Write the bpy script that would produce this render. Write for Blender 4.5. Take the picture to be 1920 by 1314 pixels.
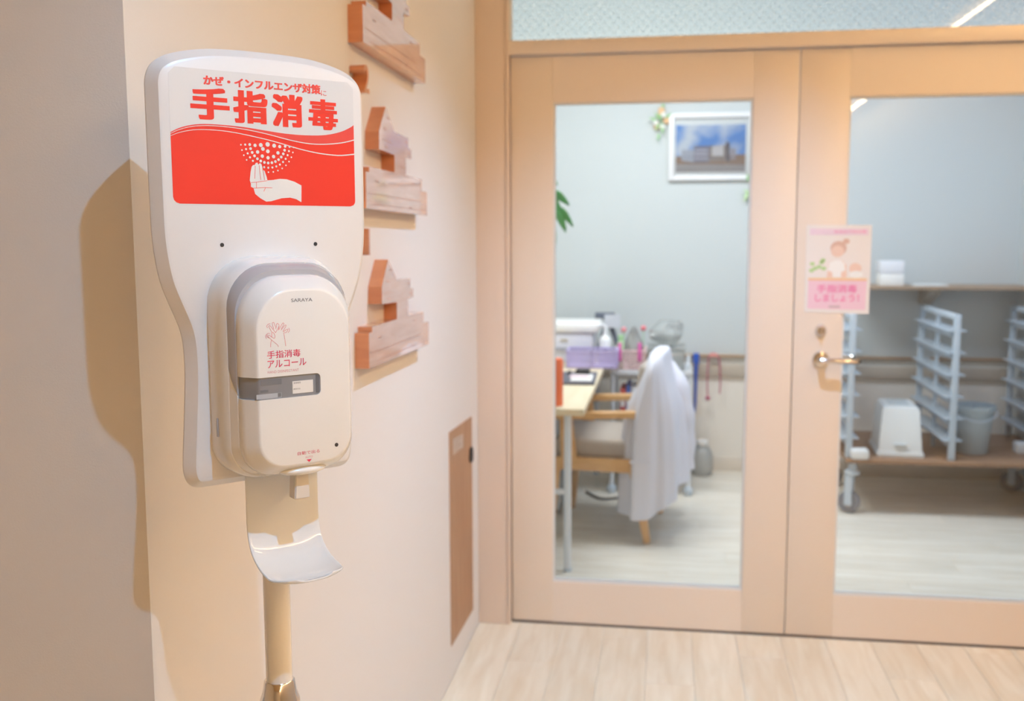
import bpy, bmesh, math, random
from mathutils import Vector, Matrix
random.seed(7)
sc = bpy.context.scene
for o in list(bpy.data.objects): bpy.data.objects.remove(o)
COL = sc.collection

# ------------------------------------------------------------ camera, world, lights, exposure
H_CAM = 1.4107
cam_d = bpy.data.cameras.new('camera'); cam = bpy.data.objects.new('camera', cam_d); COL.objects.link(cam)
YAW, PITCH, ROLL = 0.1513, 0.1159, -0.0033
fw = Vector((-math.sin(YAW)*math.cos(PITCH), math.cos(YAW)*math.cos(PITCH), -math.sin(PITCH)))
rt = Vector((math.cos(YAW), math.sin(YAW), 0)); up = rt.cross(fw)
r2 = math.cos(ROLL)*rt + math.sin(ROLL)*up; u2 = math.cos(ROLL)*up - math.sin(ROLL)*rt
m = Matrix((r2, u2, -fw)).transposed().to_4x4(); m.translation = (0, 0, H_CAM)
cam.matrix_world = m
cam_d.sensor_width = 36; cam_d.lens = 36*1915/1920; cam_d.clip_start = 0.05
cam_d.dof.use_dof = True; cam_d.dof.focus_distance = 1.16; cam_d.dof.aperture_fstop = 5.6
sc.camera = cam
w = bpy.data.worlds.new('world'); sc.world = w; w.use_nodes = True
w.node_tree.nodes['Background'].inputs[0].default_value = (0.9, 0.95, 1, 1)
w.node_tree.nodes['Background'].inputs[1].default_value = 0.3
vs = sc.view_settings
sc.display_settings.display_device = 'sRGB'
vs.view_transform = 'Standard'; vs.look = 'None'; vs.gamma = 1; vs.use_curve_mapping = False
vs.exposure = 0.0
COOL = (0.90, 0.95, 1.0); WARM = (1.0, 0.60, 0.27)

def light(name, kind, loc, energy, color, target=None, **kw):
    d = bpy.data.lights.new(name, kind); d.energy = energy; d.color = color
    for k, v in kw.items(): setattr(d, k, v)
    o = bpy.data.objects.new(name, d); COL.objects.link(o); o.location = loc
    if target is not None:
        o.rotation_euler = (Vector(target)-Vector(loc)).to_track_quat('-Z', 'Y').to_euler()
    return o
light('spot_near_dispenser', 'SPOT', (0.273, 0.45, 2.42), 58, (0.23, 0.61, 1.0), (-0.50, 1.25, 0.30), spot_size=math.radians(104), spot_blend=1.0, shadow_soft_size=0.012)
light('spot_by_doors', 'SPOT', (0.38, 2.55, 2.64), 150, (0.38, 0.64, 1.0), (0.10, 2.80, 0), spot_size=math.radians(101), spot_blend=1.0, shadow_soft_size=0.015)
light('back_room_panel', 'AREA', (-0.2, 4.75, 2.70), 45, (0.97, 1.0, 1.0), (-0.2, 4.75, 0), shape='RECTANGLE', size=1.2, size_y=0.6)
light('back_room_panel', 'AREA', (1.25, 4.6, 2.70), 19, (0.62, 0.75, 1.0), (1.25, 4.6, 0), shape='RECTANGLE', size=1.2, size_y=0.6)

# ------------------------------------------------------------ helpers
def lin(c):
    return tuple(((v/255)/12.92 if v/255 <= 0.04045 else ((v/255+0.055)/1.055)**2.4) for v in c)
MATS = {}
def mat(name, rgb, rough=0.5, metal=0.0, coat=0.0, bump=0.0, bscale=200, vary=0.0, vscale=6, trans=0.0, alpha=1.0, spec=0.5, sub=0.0, emit=None):
    if name in MATS: return MATS[name]
    m = bpy.data.materials.new(name); m.use_nodes = True; nt = m.node_tree
    b = nt.nodes['Principled BSDF']; c = lin(rgb)
    b.inputs['Base Color'].default_value = (*c, 1); b.inputs['Roughness'].default_value = rough
    b.inputs['Metallic'].default_value = metal; b.inputs['Coat Weight'].default_value = coat
    b.inputs['Transmission Weight'].default_value = trans; b.inputs['Alpha'].default_value = alpha
    b.inputs['Specular IOR Level'].default_value = spec
    if emit: b.inputs['Emission Color'].default_value = (*emit[0], 1); b.inputs['Emission Strength'].default_value = emit[1]
    tc = nt.nodes.new('ShaderNodeTexCoord')
    if bump:
        n = nt.nodes.new('ShaderNodeTexNoise'); n.inputs['Scale'].default_value = bscale; n.inputs['Detail'].default_value = 3
        bp = nt.nodes.new('ShaderNodeBump'); bp.inputs['Strength'].default_value = bump; bp.inputs['Distance'].default_value = 0.002
        nt.links.new(tc.outputs['Object'], n.inputs['Vector']); nt.links.new(n.outputs['Fac'], bp.inputs['Height']); nt.links.new(bp.outputs['Normal'], b.inputs['Normal'])
    if vary:
        n = nt.nodes.new('ShaderNodeTexNoise'); n.inputs['Scale'].default_value = vscale; n.inputs['Detail'].default_value = 4
        mr = nt.nodes.new('ShaderNodeMapRange'); mr.inputs['To Min'].default_value = 1-vary; mr.inputs['To Max'].default_value = 1+vary
        mx = nt.nodes.new('ShaderNodeMix'); mx.data_type = 'RGBA'; mx.blend_type = 'MULTIPLY'; mx.inputs['Factor'].default_value = 1
        mx.inputs['A'].default_value = (*c, 1)
        nt.links.new(tc.outputs['Object'], n.inputs['Vector']); nt.links.new(n.outputs['Fac'], mr.inputs['Value'])
        nt.links.new(mr.outputs['Result'], mx.inputs['B']); nt.links.new(mx.outputs['Result'], b.inputs['Base Color'])
    MATS[name] = m; return m
def wood(name, a, b2, scale=(1, 1, 1), rough=0.45, coat=0.0, rnd=0.0, freq=3.0):
    if name in MATS: return MATS[name]
    m = bpy.data.materials.new(name); m.use_nodes = True; nt = m.node_tree; L = nt.links.new
    b = nt.nodes['Principled BSDF']; b.inputs['Roughness'].default_value = rough; b.inputs['Coat Weight'].default_value = coat
    tc = nt.nodes.new('ShaderNodeTexCoord'); mp = nt.nodes.new('ShaderNodeMapping'); mp.inputs['Scale'].default_value = scale
    oi = nt.nodes.new('ShaderNodeObjectInfo'); ad = nt.nodes.new('ShaderNodeVectorMath'); ad.operation = 'ADD'
    ms = nt.nodes.new('ShaderNodeMath'); ms.operation = 'MULTIPLY'; ms.inputs[1].default_value = 37.0
    L(oi.outputs['Random'], ms.inputs[0]); L(tc.outputs['Object'], ad.inputs[0]); L(ms.outputs[0], ad.inputs[1]); L(ad.outputs[0], mp.inputs['Vector'])
    n = nt.nodes.new('ShaderNodeTexNoise'); n.inputs['Scale'].default_value = freq; n.inputs['Detail'].default_value = 5; n.inputs['Distortion'].default_value = 0.6
    L(mp.outputs['Vector'], n.inputs['Vector'])
    cr = nt.nodes.new('ShaderNodeValToRGB'); e = cr.color_ramp.elements
    e[0].position = 0.32; e[0].color = (*lin(a), 1); e[1].position = 0.68; e[1].color = (*lin(b2), 1)
    L(n.outputs['Fac'], cr.inputs['Fac'])
    mr = nt.nodes.new('ShaderNodeMapRange'); mr.inputs['To Min'].default_value = 1-rnd; mr.inputs['To Max'].default_value = 1+rnd*0.4
    mx = nt.nodes.new('ShaderNodeMix'); mx.data_type = 'RGBA'; mx.blend_type = 'MULTIPLY'; mx.inputs['Factor'].default_value = 1
    L(oi.outputs['Random'], mr.inputs['Value']); L(cr.outputs['Color'], mx.inputs['A']); L(mr.outputs['Result'], mx.inputs['B']); L(mx.outputs['Result'], b.inputs['Base Color'])
    MATS[name] = m; return m
def glass(name, tint=(0.97, 0.985, 0.985), rough=0.0, milky=0.0, pattern=False, strength=1.0):
    m = bpy.data.materials.new(name); m.use_nodes = True; nt = m.node_tree; L = nt.links.new
    nt.nodes.remove(nt.nodes['Principled BSDF']); out = nt.nodes['Material Output']
    t = nt.nodes.new('ShaderNodeBsdfTransparent'); t.inputs[0].default_value = (*tint, 1)
    g = nt.nodes.new('ShaderNodeBsdfGlossy'); g.inputs['Roughness'].default_value = rough
    f = nt.nodes.new('ShaderNodeFresnel'); f.inputs['IOR'].default_value = 1.5
    mx = nt.nodes.new('ShaderNodeMixShader'); base = t.outputs[0]
    if milky:
        tr = nt.nodes.new('ShaderNodeBsdfTranslucent'); tr.inputs[0].default_value = (0.72, 0.775, 0.78, 1)
        if not pattern:
            df = nt.nodes.new('ShaderNodeBsdfDiffuse'); df.inputs[0].default_value = (0.92, 0.94, 0.94, 1); m3 = nt.nodes.new('ShaderNodeMixShader')
            L(tr.outputs[0], m3.inputs[1]); L(df.outputs[0], m3.inputs[2]); tr = m3
        m2 = nt.nodes.new('ShaderNodeMixShader'); m2.inputs[0].default_value = milky
        L(t.outputs[0], m2.inputs[1]); L(tr.outputs[0], m2.inputs[2]); base = m2.outputs[0]
        if pattern:
            tc = nt.nodes.new('ShaderNodeTexCoord'); mp = nt.nodes.new('ShaderNodeMapping'); mp.inputs['Rotation'].default_value = (0, math.radians(45), 0)
            wv = []
            for ax in ('X', 'Z'):
                q = nt.nodes.new('ShaderNodeTexWave'); q.bands_direction = ax; q.inputs['Scale'].default_value = 14.0; L(mp.outputs['Vector'], q.inputs['Vector']); wv.append(q)
            L(tc.outputs['Object'], mp.inputs['Vector'])
            mn = nt.nodes.new('ShaderNodeMath'); mn.operation = 'MULTIPLY'; L(wv[0].outputs['Fac'], mn.inputs[0]); L(wv[1].outputs['Fac'], mn.inputs[1])
            mr = nt.nodes.new('ShaderNodeMapRange'); mr.inputs['To Min'].default_value = milky-0.1; mr.inputs['To Max'].default_value = min(1, milky+0.22)
            L(mn.outputs[0], mr.inputs['Value']); L(mr.outputs['Result'], m2.inputs[0])
    mu = nt.nodes.new('ShaderNodeMath'); mu.operation = 'MULTIPLY'; mu.inputs[1].default_value = strength
    L(f.outputs[0], mu.inputs[0]); L(mu.outputs[0], mx.inputs[0]); L(base, mx.inputs[1]); L(g.outputs[0], mx.inputs[2]); L(mx.outputs[0], out.inputs['Surface'])
    MATS[name] = m; return m

def link(name, me, mt=None, parent=None, smooth=False, loc=None, rz=0, ang=None):
    o = bpy.data.objects.new(name, me); COL.objects.link(o)
    if mt is not None and not me.materials: me.materials.append(mt)
    if parent: o.parent = parent
    if loc: o.location = loc
    if rz: o.rotation_euler[2] = rz
    if smooth:
        me.polygons.foreach_set('use_smooth', [True]*len(me.polygons))
        if ang: me.set_sharp_from_angle(angle=math.radians(ang))
    return o
def from_bm(name, bm, mt, parent=None, smooth=False, ang=40, **k):
    bmesh.ops.recalc_face_normals(bm, faces=bm.faces)
    me = bpy.data.meshes.new(name); bm.to_mesh(me); bm.free()
    return link(name, me, mt, parent, smooth, ang=ang, **k)
def bm_box(bm, x0, x1, y0, y1, z0, z1, bev=0.0, seg=2, M=None):
    r = bmesh.ops.create_cube(bm, size=1)
    for v in r['verts']:
        v.co = Vector(((x0+x1)/2+v.co.x*(x1-x0), (y0+y1)/2+v.co.y*(y1-y0), (z0+z1)/2+v.co.z*(z1-z0)))
        if M is not None: v.co = M @ v.co
    if bev:
        es = list({e for v in r['verts'] for e in v.link_edges})
        bmesh.ops.bevel(bm, geom=es, offset=bev, segments=seg, affect='EDGES', profile=0.5)
def box(name, x0, x1, y0, y1, z0, z1, mt, parent=None, bev=0.0, seg=2, M=None, **k):
    bm = bmesh.new(); bm_box(bm, x0, x1, y0, y1, z0, z1, bev, seg, M)
    return from_bm(name, bm, mt, parent, smooth=bev > 0, **k)
def bm_tube(bm, pts, r, n=10, cap=True):
    pts = [Vector(p) for p in pts]; rs = r if isinstance(r, (list, tuple)) else [r]*len(pts); rings = []
    pv = None
    for i, p in enumerate(pts):
        d = (pts[min(i+1, len(pts)-1)]-pts[max(i-1, 0)]).normalized()
        if pv is None:
            a = Vector((0, 0, 1)) if abs(d.z) < 0.9 else Vector((1, 0, 0)); x = d.cross(a).normalized()
        else:
            x = (pv - d*pv.dot(d)).normalized()
        pv = x; y = d.cross(x)
        rings.append([bm.verts.new(p+(x*math.cos(2*math.pi*k/n)+y*math.sin(2*math.pi*k/n))*rs[i]) for k in range(n)])
    for a, b in zip(rings, rings[1:]):
        for k in range(n): bm.faces.new((a[k], a[(k+1) % n], b[(k+1) % n], b[k]))
    if cap: bm.faces.new(rings[0][::-1]); bm.faces.new(rings[-1])
def tube(name, pts, r, mt, parent=None, n=10, **k):
    bm = bmesh.new(); bm_tube(bm, pts, r, n); return from_bm(name, bm, mt, parent, smooth=True, **k)
def bm_lathe(bm, prof, n=24, c=(0, 0, 0)):
    rings = []
    for r, z in prof:
        rings.append([bm.verts.new((c[0]+r*math.cos(2*math.pi*k/n), c[1]+r*math.sin(2*math.pi*k/n), c[2]+z)) for k in range(n)])
    for a, b in zip(rings, rings[1:]):
        for k in range(n): bm.faces.new((a[k], a[(k+1) % n], b[(k+1) % n], b[k]))
    bm.faces.new(rings[0][::-1]); bm.faces.new(rings[-1])
def lathe(name, prof, mt, parent=None, n=24, c=(0, 0, 0), **k):
    bm = bmesh.new(); bm_lathe(bm, prof, n, c); return from_bm(name, bm, mt, parent, smooth=True, **k)
def bm_prism(bm, pts, y0, y1, M=None, bev=0):
    # polygon in x,z extruded along y from y0 to y1
    a = [bm.verts.new((x, y0, z)) for x, z in pts]; b = [bm.verts.new((x, y1, z)) for x, z in pts]; n = len(pts)
    f1 = bm.faces.new(a); f2 = bm.faces.new(b[::-1]); fs = [f1, f2]
    for i in range(n): fs.append(bm.faces.new((a[(i+1) % n], a[i], b[i], b[(i+1) % n])))
    if bev: bmesh.ops.bevel(bm, geom=list(f1.edges), offset=bev, segments=1, affect='EDGES')
    if M is not None:
        for v in a+b: v.co = M @ v.co
    bm.normal_update()
    bmesh.ops.triangulate(bm, faces=[f for f in bm.faces if len(f.verts) > 4])
def prism(name, pts, y0, y1, mt, parent=None, M=None, **k):
    bm = bmesh.new(); bm_prism(bm, pts, y0, y1, M); return from_bm(name, bm, mt, parent, **k)
def stroke(bm, pts, wd, y0, y1):
    # a drawn line of width wd in the x,z plane, joined end to end
    pts = [Vector((p[0], p[1])) for p in pts]; Lf, Rt = [], []
    ws = wd if isinstance(wd, (list, tuple)) else [wd]*len(pts)
    for i, p in enumerate(pts):
        d = (pts[min(i+1, len(pts)-1)]-pts[max(i-1, 0)]).normalized(); nn = Vector((-d.y, d.x))
        Lf.append(p+nn*ws[i]/2); Rt.append(p-nn*ws[i]/2)
    for i in range(len(pts)-1):
        bm_prism(bm, [Rt[i], Rt[i+1], Lf[i+1], Lf[i]], y0, y1)
def catmull(pts, k=5):
    out = []; n = len(pts)
    for i in range(n-1):
        p0, p1, p2, p3 = pts[max(i-1, 0)], pts[i], pts[i+1], pts[min(i+2, n-1)]
        for j in range(k):
            t = j/k
            out.append(tuple(0.5*(2*p1[a]+(p2[a]-p0[a])*t+(2*p0[a]-5*p1[a]+4*p2[a]-p3[a])*t*t+(3*p1[a]-p0[a]-3*p2[a]+p3[a])*t**3) for a in range(len(p1))))
    out.append(tuple(pts[-1])); return out
def lettering(name, s, x0, x1, z0, z1, y, mt, parent, bold=0.0, deep=0.0002, M=None):
    cu = bpy.data.curves.new('t', 'FONT'); cu.body = s; cu.resolution_u = 4; cu.extrude = 0.0
    cu.fill_mode = 'FRONT'
    to = bpy.data.objects.new('t', cu); COL.objects.link(to); dg = bpy.context.evaluated_depsgraph_get()
    me = bpy.data.meshes.new_from_object(to.evaluated_get(dg)); bpy.data.objects.remove(to)
    xs = [v.co.x for v in me.vertices]; ys = [v.co.y for v in me.vertices]
    a, b, c, d = min(xs), max(xs), min(ys), max(ys)
    if bold:      # heavier weight: the outline is repeated around a small circle
        src = [tuple(v.co) for v in me.vertices]; fs = [tuple(p.vertices) for p in me.polygons]; nv = len(src); V, F = [], []
        h_ = bold*(d-c); hv = h_*0.62; a -= h_; b += h_; c -= hv; d += hv
        for k, (i_, j_) in enumerate((i_, j_) for i_ in (-1, -.5, 0, .5, 1) for j_ in (-1, -.33, .33, 1)):
            V += [(q[0]+h_*i_, q[1]+hv*j_, k*1e-6) for q in src]; F += [tuple(i+k*nv for i in f) for f in fs]
        me = bpy.data.meshes.new(name); me.from_pydata(V, [], F)
    for v in me.vertices:
        p = Vector((x0+(v.co.x-a)/(b-a)*(x1-x0), y-v.co.z, z0+(v.co.y-c)/(d-c)*(z1-z0)))
        v.co = p if M is None else M @ p
    me.materials.clear(); me.name = name
    return link(name, me, mt, parent)
def thing(name, label, cat, loc=(0, 0, 0), rz=0, group=None):
    o = bpy.data.objects.new(name, None); COL.objects.link(o); o.location = loc; o.rotation_euler = (0, 0, rz)
    o.empty_display_size = 0.05
    return tag(o, label, cat, group)
def tag(o, label, cat, group=None):
    o['label'] = label; o['category'] = cat
    if group: o['group'] = group
    return o
def struct(o): o['kind'] = 'structure'; return o
def anchor(name):
    o = bpy.data.objects.new(name, None); COL.objects.link(o); return struct(o)

# ------------------------------------------------------------ materials
plaster = mat('wall_plaster', (235, 230, 227), 0.75, bump=0.10, bscale=420)
plaster_tan = mat('wall_plaster_tan', (214, 192, 172), 0.75, bump=0.25, bscale=420)
post_m = mat('post_tan', (238, 218, 202), 0.5)
door_m = mat('door_beige', (244, 229, 214), 0.33)
white_wall = mat('white_wallpaper', (207, 213, 215), 0.8, bump=0.08, bscale=300)
ceil_m = mat('ceiling_warm', (240, 214, 180), 0.85)
floor_m = wood('floor_oak', (226, 216, 200), (243, 237, 226), (1.0, 9, 9), rough=0.32, rnd=0.06)
glass_m = glass('door_glass')
film_m = glass('patterned_glass', milky=0.70, pattern=True, tint=(0.9, 0.95, 0.95))
bead_m = mat('bead_white', (235, 233, 230), 0.4)
white_gloss = mat('white_plastic', (249, 247, 245), 0.2, coat=0.3)
board_m = mat('board_plastic', (243, 240, 240), 0.3)
tray_m = mat('tray_plastic', (238, 240, 243), 0.08, coat=0.6)
smoke_m = mat('smoked_plastic', (190, 189, 194), 0.15, coat=0.4)
window_m = mat('smoked_window', (146, 148, 154), 0.12, coat=0.5)
red_m = mat('print_red', (250, 62, 50), 0.4); red2_m = mat('print_light_red', (246, 84, 78), 0.4)
paper_m = mat('paper_white', (244, 242, 240), 0.5)
ink_red = mat('ink_crimson', (222, 60, 96), 0.5); ink_pale = mat('ink_pale_red', (226, 160, 165), 0.5)
ink_grey = mat('ink_grey', (138, 138, 142), 0.5); ink_dark = mat('ink_dark', (60, 58, 60), 0.5)
chrome = mat('chrome', (225, 222, 220), 0.12, metal=1.0)
pole_m = mat('pole_cream', (246, 243, 240), 0.2, coat=0.4)
front_sheen_wood = wood('plaque_front_sheen', (214, 170, 150), (226, 186, 168), (2, 2, 14), rough=0.25, coat=1.0, freq=4)  # paler cedar for the plaque fronts, cool reflected sheen painted into its colour
orange_wood = wood('plaque_cedar', (206, 128, 84), (220, 146, 98), (2, 2, 14), rough=0.3, coat=1.0, freq=4)
steel = mat('painted_steel', (196, 208, 220), 0.35)
brown_wood = wood('panel_walnut', (172, 132, 100), (190, 152, 120), (10, 10, 0.7), rough=0.5, freq=5)
chair_wood = wood('chair_beech', (222, 170, 112), (234, 188, 134), (3, 3, 3), rough=0.4)
black_m = mat('black_plastic', (40, 40, 44), 0.5)

# ------------------------------------------------------------ structure
A, B, C0 = 0.66, 3.543, 1.197      # left wall, door wall, outer corner
ZC, ZB, YB = 2.70, 2.74, 6.05      # ceilings, back wall
fl = struct(box('floor', -2.3, 2.3, -5.1, YB+0.1, -0.12, -0.003, floor_m))
floor_m2 = wood('floor_oak_lengthwise', (236, 218, 190), (250, 238, 216), (9, 1.0, 9), rough=0.32, rnd=0.06)
def planks(x0, x1, y0, y1, ln, wd, off, swap=False):
    j = 0; y = y0
    while y < y1-0.01:
        yy = min(y+wd, y1); x = x0-((j*0.37+off) % 1)*ln
        while x < x1-0.02:
            a, b = max(x, x0), min(x+ln, x1)
            if b-a > 0.03:
                bm = bmesh.new(); g = 0.0006
                P_ = (-(b-a)/2+g, (b-a)/2-g, -(yy-y)/2+g, (yy-y)/2-g); P_ = P_[2:]+P_[:2] if swap else P_
                bm_box(bm, *P_, -0.003, 0.0)
                top = [e for e in bm.edges if all(v.co.z > -0.001 for v in e.verts)]
                bmesh.ops.bevel(bm, geom=top, offset=0.0008, segments=1, affect='EDGES')
                c_ = ((a+b)/2, (y+yy)/2, 0)
                from_bm('plank', bm, floor_m2 if swap else floor_m, fl, loc=(c_[1], c_[0], 0) if swap else c_)
            x += ln
        y += wd; j += 1
planks(0.8, B+0.02, -A, 1.95, 0.95, 0.152, 0.1, True)
planks(-1.3, 1.95, B+0.02, YB, 0.95, 0.152, 0.5)
wl = struct(box('wall_left', -A-0.12, -A, C0+0.1, B+0.06, 0, ZC, plaster))
struct(box('wall_front_left', -2.3, -A, C0, C0+0.1, 0, ZC, plaster))
struct(box('wall_right', 1.95, 2.07, -5.1, B+0.06, 0, ZC, plaster))
struct(box('wall_rear', -2.3, 2.07, -5.22, -5.1, 0, ZC, plaster))
struct(box('wall_far_left', -2.42, -2.3, -5.22, C0+0.12, 0, ZC, plaster))
struct(box('ceiling', -2.4, 2.07, -5.22, B-0.05, ZC, ZC+0.1, ceil_m))
# door frame: posts, header, upper beam
struct(box('trim_2', -A, -0.556, B-0.03, B+0.06, 0, ZC, post_m, bev=0.002))
struct(box('trim_3', -0.555, -0.545, B-0.034, B+0.06, 0, ZC, post_m, bev=0.002))
struct(box('trim_4', -0.545, 1.95, B-0.032, B+0.06, 2.006, 2.052, door_m, bev=0.002))
struct(box('trim_5', 1.389, 1.45, B-0.03, B+0.06, 0, 2.006, door_m, bev=0.002))
struct(box('wall_door_side', 1.45, 1.95, B, B+0.06, 0, 2.006, door_m))
struct(box('wall_upper', -0.9, 2.07, B-0.05, B+0.06, ZC+0.001, ZB, white_wall))
tw = anchor('window_1')
box('glass_pane', -0.538, 1.948, B+0.012, B+0.018, 2.055, ZC-0.003, film_m, tw)
box('window_frame', -0.545, -0.536, B-0.02, B+0.05, 2.052, ZC, bead_m, tw)
box('window_frame', -0.536, 1.948, B+0.005, B+0.025, 2.052, 2.057, bead_m, tw)
# threshold strip
struct(box('trim_6', -0.545, 1.389, B-0.004, B+0.04, 0, 0.0015, mat('threshold', (120, 108, 98), 0.5)))

def door(name, x0, x1, gx0, gx1, gz0=0.157, gz1=1.8475, z0=0.007, z1=2.002, lean=0.0):
    d = anchor(name); y0, y1 = B, B+0.04
    box('door_stile', x0, gx0, y0, y1, z0, z1, door_m, d, bev=0.0015)
    box('door_stile', gx1, x1, y0, y1, z0, z1, door_m, d, bev=0.0015)
    box('door_rail', gx0, gx1, y0, y1, z0, gz0, door_m, d)
    box('door_rail', gx0, gx1, y0, y1, gz1, z1, door_m, d)
    t = 0.007
    for q in ((gx0, gx0+t, gz0, gz1), (gx1-t, gx1, gz0, gz1), (gx0+t, gx1-t, gz0, gz0+t), (gx0+t, gx1-t, gz1-t, gz1)):
        box('glazing_bead', q[0], q[1], y0+0.006, y1-0.004, q[2], q[3], bead_m, d)
    Mg = Matrix.Translation((0, B+.02, 1)) @ Matrix.Rotation(lean, 4, 'X') @ Matrix.Translation((0, -B-.02, -1))     # glass sits a hair out of plumb
    box('glass_pane', gx0+0.003, gx1-0.003, B+0.017, B+0.023, gz0+0.003, gz1-0.003, glass_m, d, M=Mg)
    return d
door('door_1', -0.541, 0.4195, -0.3955, 0.2740)
d2 = door('door_2', 0.4235, 1.386, 0.581, 1.232, lean=-0.0062)
# lever handles (outside and inside) and thumb lock on the right leaf
Mx = Matrix.Rotation(math.radians(90), 4, 'X')
def handle(side):
    s = -1 if side == 'out' else 1; yb = B if side == 'out' else B+0.04; hx, hz = 0.515, 0.979
    bm = bmesh.new(); bm_lathe(bm, [(0.028, 0), (0.028, 0.005), (0.025, 0.009), (0.013, 0.011), (0.011, 0.045)], 24)
    for v in bm.verts: v.co = Vector((hx+v.co.x, yb+s*v.co.z, hz+v.co.y))
    h = from_bm('door_handle', bm, chrome, d2, smooth=True)
    y = yb+s*0.046
    tube('lever', [(hx-0.006, y, hz), (hx+0.02, y+s*0.004, hz), (hx+0.06, y+s*0.004, hz), (hx+0.112, y, hz-0.002), (hx+0.12, y-s*0.012, hz-0.002)], [0.010, 0.010, 0.009, 0.008, 0.007], chrome, h, n=12)
handle('out'); handle('in')
bm = bmesh.new(); bm_lathe(bm, [(0.019, 0), (0.019, 0.004), (0.015, 0.010), (0.012, 0.014)], 20)
for v in bm.verts: v.co = Vector((0.512+v.co.x, B-v.co.z, 1.076+v.co.y*1.15))
lk = from_bm('lock_rose', bm, chrome, d2, smooth=True)
box('thumb_turn', 0.509, 0.515, B-0.026, B-0.013, 1.064, 1.088, chrome, lk, bev=0.002)

# back room shell
struct(box('wall_back', -1.9, 2.05, YB, YB+0.1, 0, ZB, white_wall))
struct(box('wall_back_right', 1.925, 2.05, B+0.06, YB, 0, ZB, white_wall))
struct(box('wall_back_left', -2.0, -1.9, B+0.06, YB+0.1, 0, ZB, white_wall))
struct(box('ceiling_back', -2.0, 2.05, B-0.05, YB+0.1, ZB, ZB+0.1, white_wall))
struct(box('wall_divider', -1.95, -A-0.12, B+0.0, B+0.06, 0, ZB, white_wall))
struct(box('wall_divider_right', 1.951, 2.05, B+0.0, B+0.06, 0, ZB, white_wall))
struct(box('baseboard_back', -1.9, 1.925, YB-0.012, YB, 0, 0.085, mat('baseboard_cream', (226, 216, 204), 0.5), bev=0.002))
struct(box('wainscot_back', -1.9, 1.925, YB-0.006, YB, 0.085, 0.66, mat('wainscot_cream', (240, 233, 224), 0.6, bump=.05, bscale=300)))
rail = anchor('trim_7')
box('rail_cap', -0.9, 1.925, YB-0.045, YB, 0.682, 0.694, wood('rail_oak', (170, 138, 108), (186, 156, 128), (1, 6, 6)), rail, bev=0.002)
box('rail_board', -0.9, 1.925, YB-0.022, YB, 0.640, 0.682, mat('rail_white', (222, 220, 214), 0.5), rail)
box('bumper_board', -0.9, 1.925, YB-0.030, YB, 0.572, 0.640, mat('bumper_taupe', (196, 184, 170), 0.5), rail, bev=0.003)

# ------------------------------------------------------------ the sanitiser stand
U0 = (-0.4488, 1.1172)
st = thing('sanitizer_stand', 'white floor stand with red printed sign board, automatic hand sanitizer dispenser and drip tray', 'sanitizer stand', (U0[0], U0[1], 0), math.radians(45))
half = [(0, 1.6125), (.03, 1.6122), (.06, 1.6105), (.085, 1.6062), (.105, 1.6003), (.117, 1.5935), (.1245, 1.585), (.1285, 1.573), (.129, 1.558), (.129, 1.50), (.1288, 1.44), (.1283, 1.41), (.1262, 1.385), (.1215, 1.358), (.1145, 1.337), (.107, 1.318), (.1015, 1.302), (.0988, 1.283), (.0985, 1.25), (.1015, 1.20), (.1042, 1.160), (.1042, 1.143), (.1005, 1.131), (.092, 1.1245), (.075, 1.1235), (.04, 1.1235)]
hs = catmull(half, 3) + [(0, 1.1235)]
outl = hs + [(-x, z) for x, z in hs[-2:0:-1]]
def inset(P, d):
    n = len(P); o = []
    for i in range(n):
        a, b = Vector(P[i-1]), Vector(P[(i+1) % n]); t = (b-a).normalized(); o.append((P[i][0]-t.y*d*-1*-1, P[i][1]+t.x*d*-1*-1) if False else (P[i][0]+t.y*d, P[i][1]-t.x*d))
    return o
if abs(inset(outl, 0.01)[0][1]) > abs(outl[0][1]):
    _in = inset; inset = lambda P, d: _in(P, -d)
def loft(bm, secs, cap0=True, cap1=True):
    rings = [[bm.verts.new((x, -off, z)) for x, z in P] for off, P in secs]; n = len(rings[0])
    for a, b in zip(rings, rings[1:]):
        for k in range(n): bm.faces.new((a[k], a[(k+1) % n], b[(k+1) % n], b[k]))
    if cap0: bm.faces.new(rings[0][::-1])
    if cap1: bm.faces.new(rings[-1])
bm = bmesh.new()
loft(bm, [(-0.020, inset(outl, 0.001)), (-0.018, outl), (-0.0155, outl), (-0.004, inset(outl, 0.0075)), (-0.0012, inset(outl, 0.0095)), (0, inset(outl, 0.0125))])
board = from_bm('sign_board', bm, board_m, st, smooth=True, ang=28)
for x in (-0.0569, 0.0558):
    bm = bmesh.new(); bm_lathe(bm, [(0.0023, 0), (0.0023, 0.0003)], 14)
    for v in bm.verts: v.co = Vector((x+v.co.x, -0.0001-v.co.z, 1.397+v.co.y))
    from_bm('screw_hole', bm, ink_dark, board)
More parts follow.
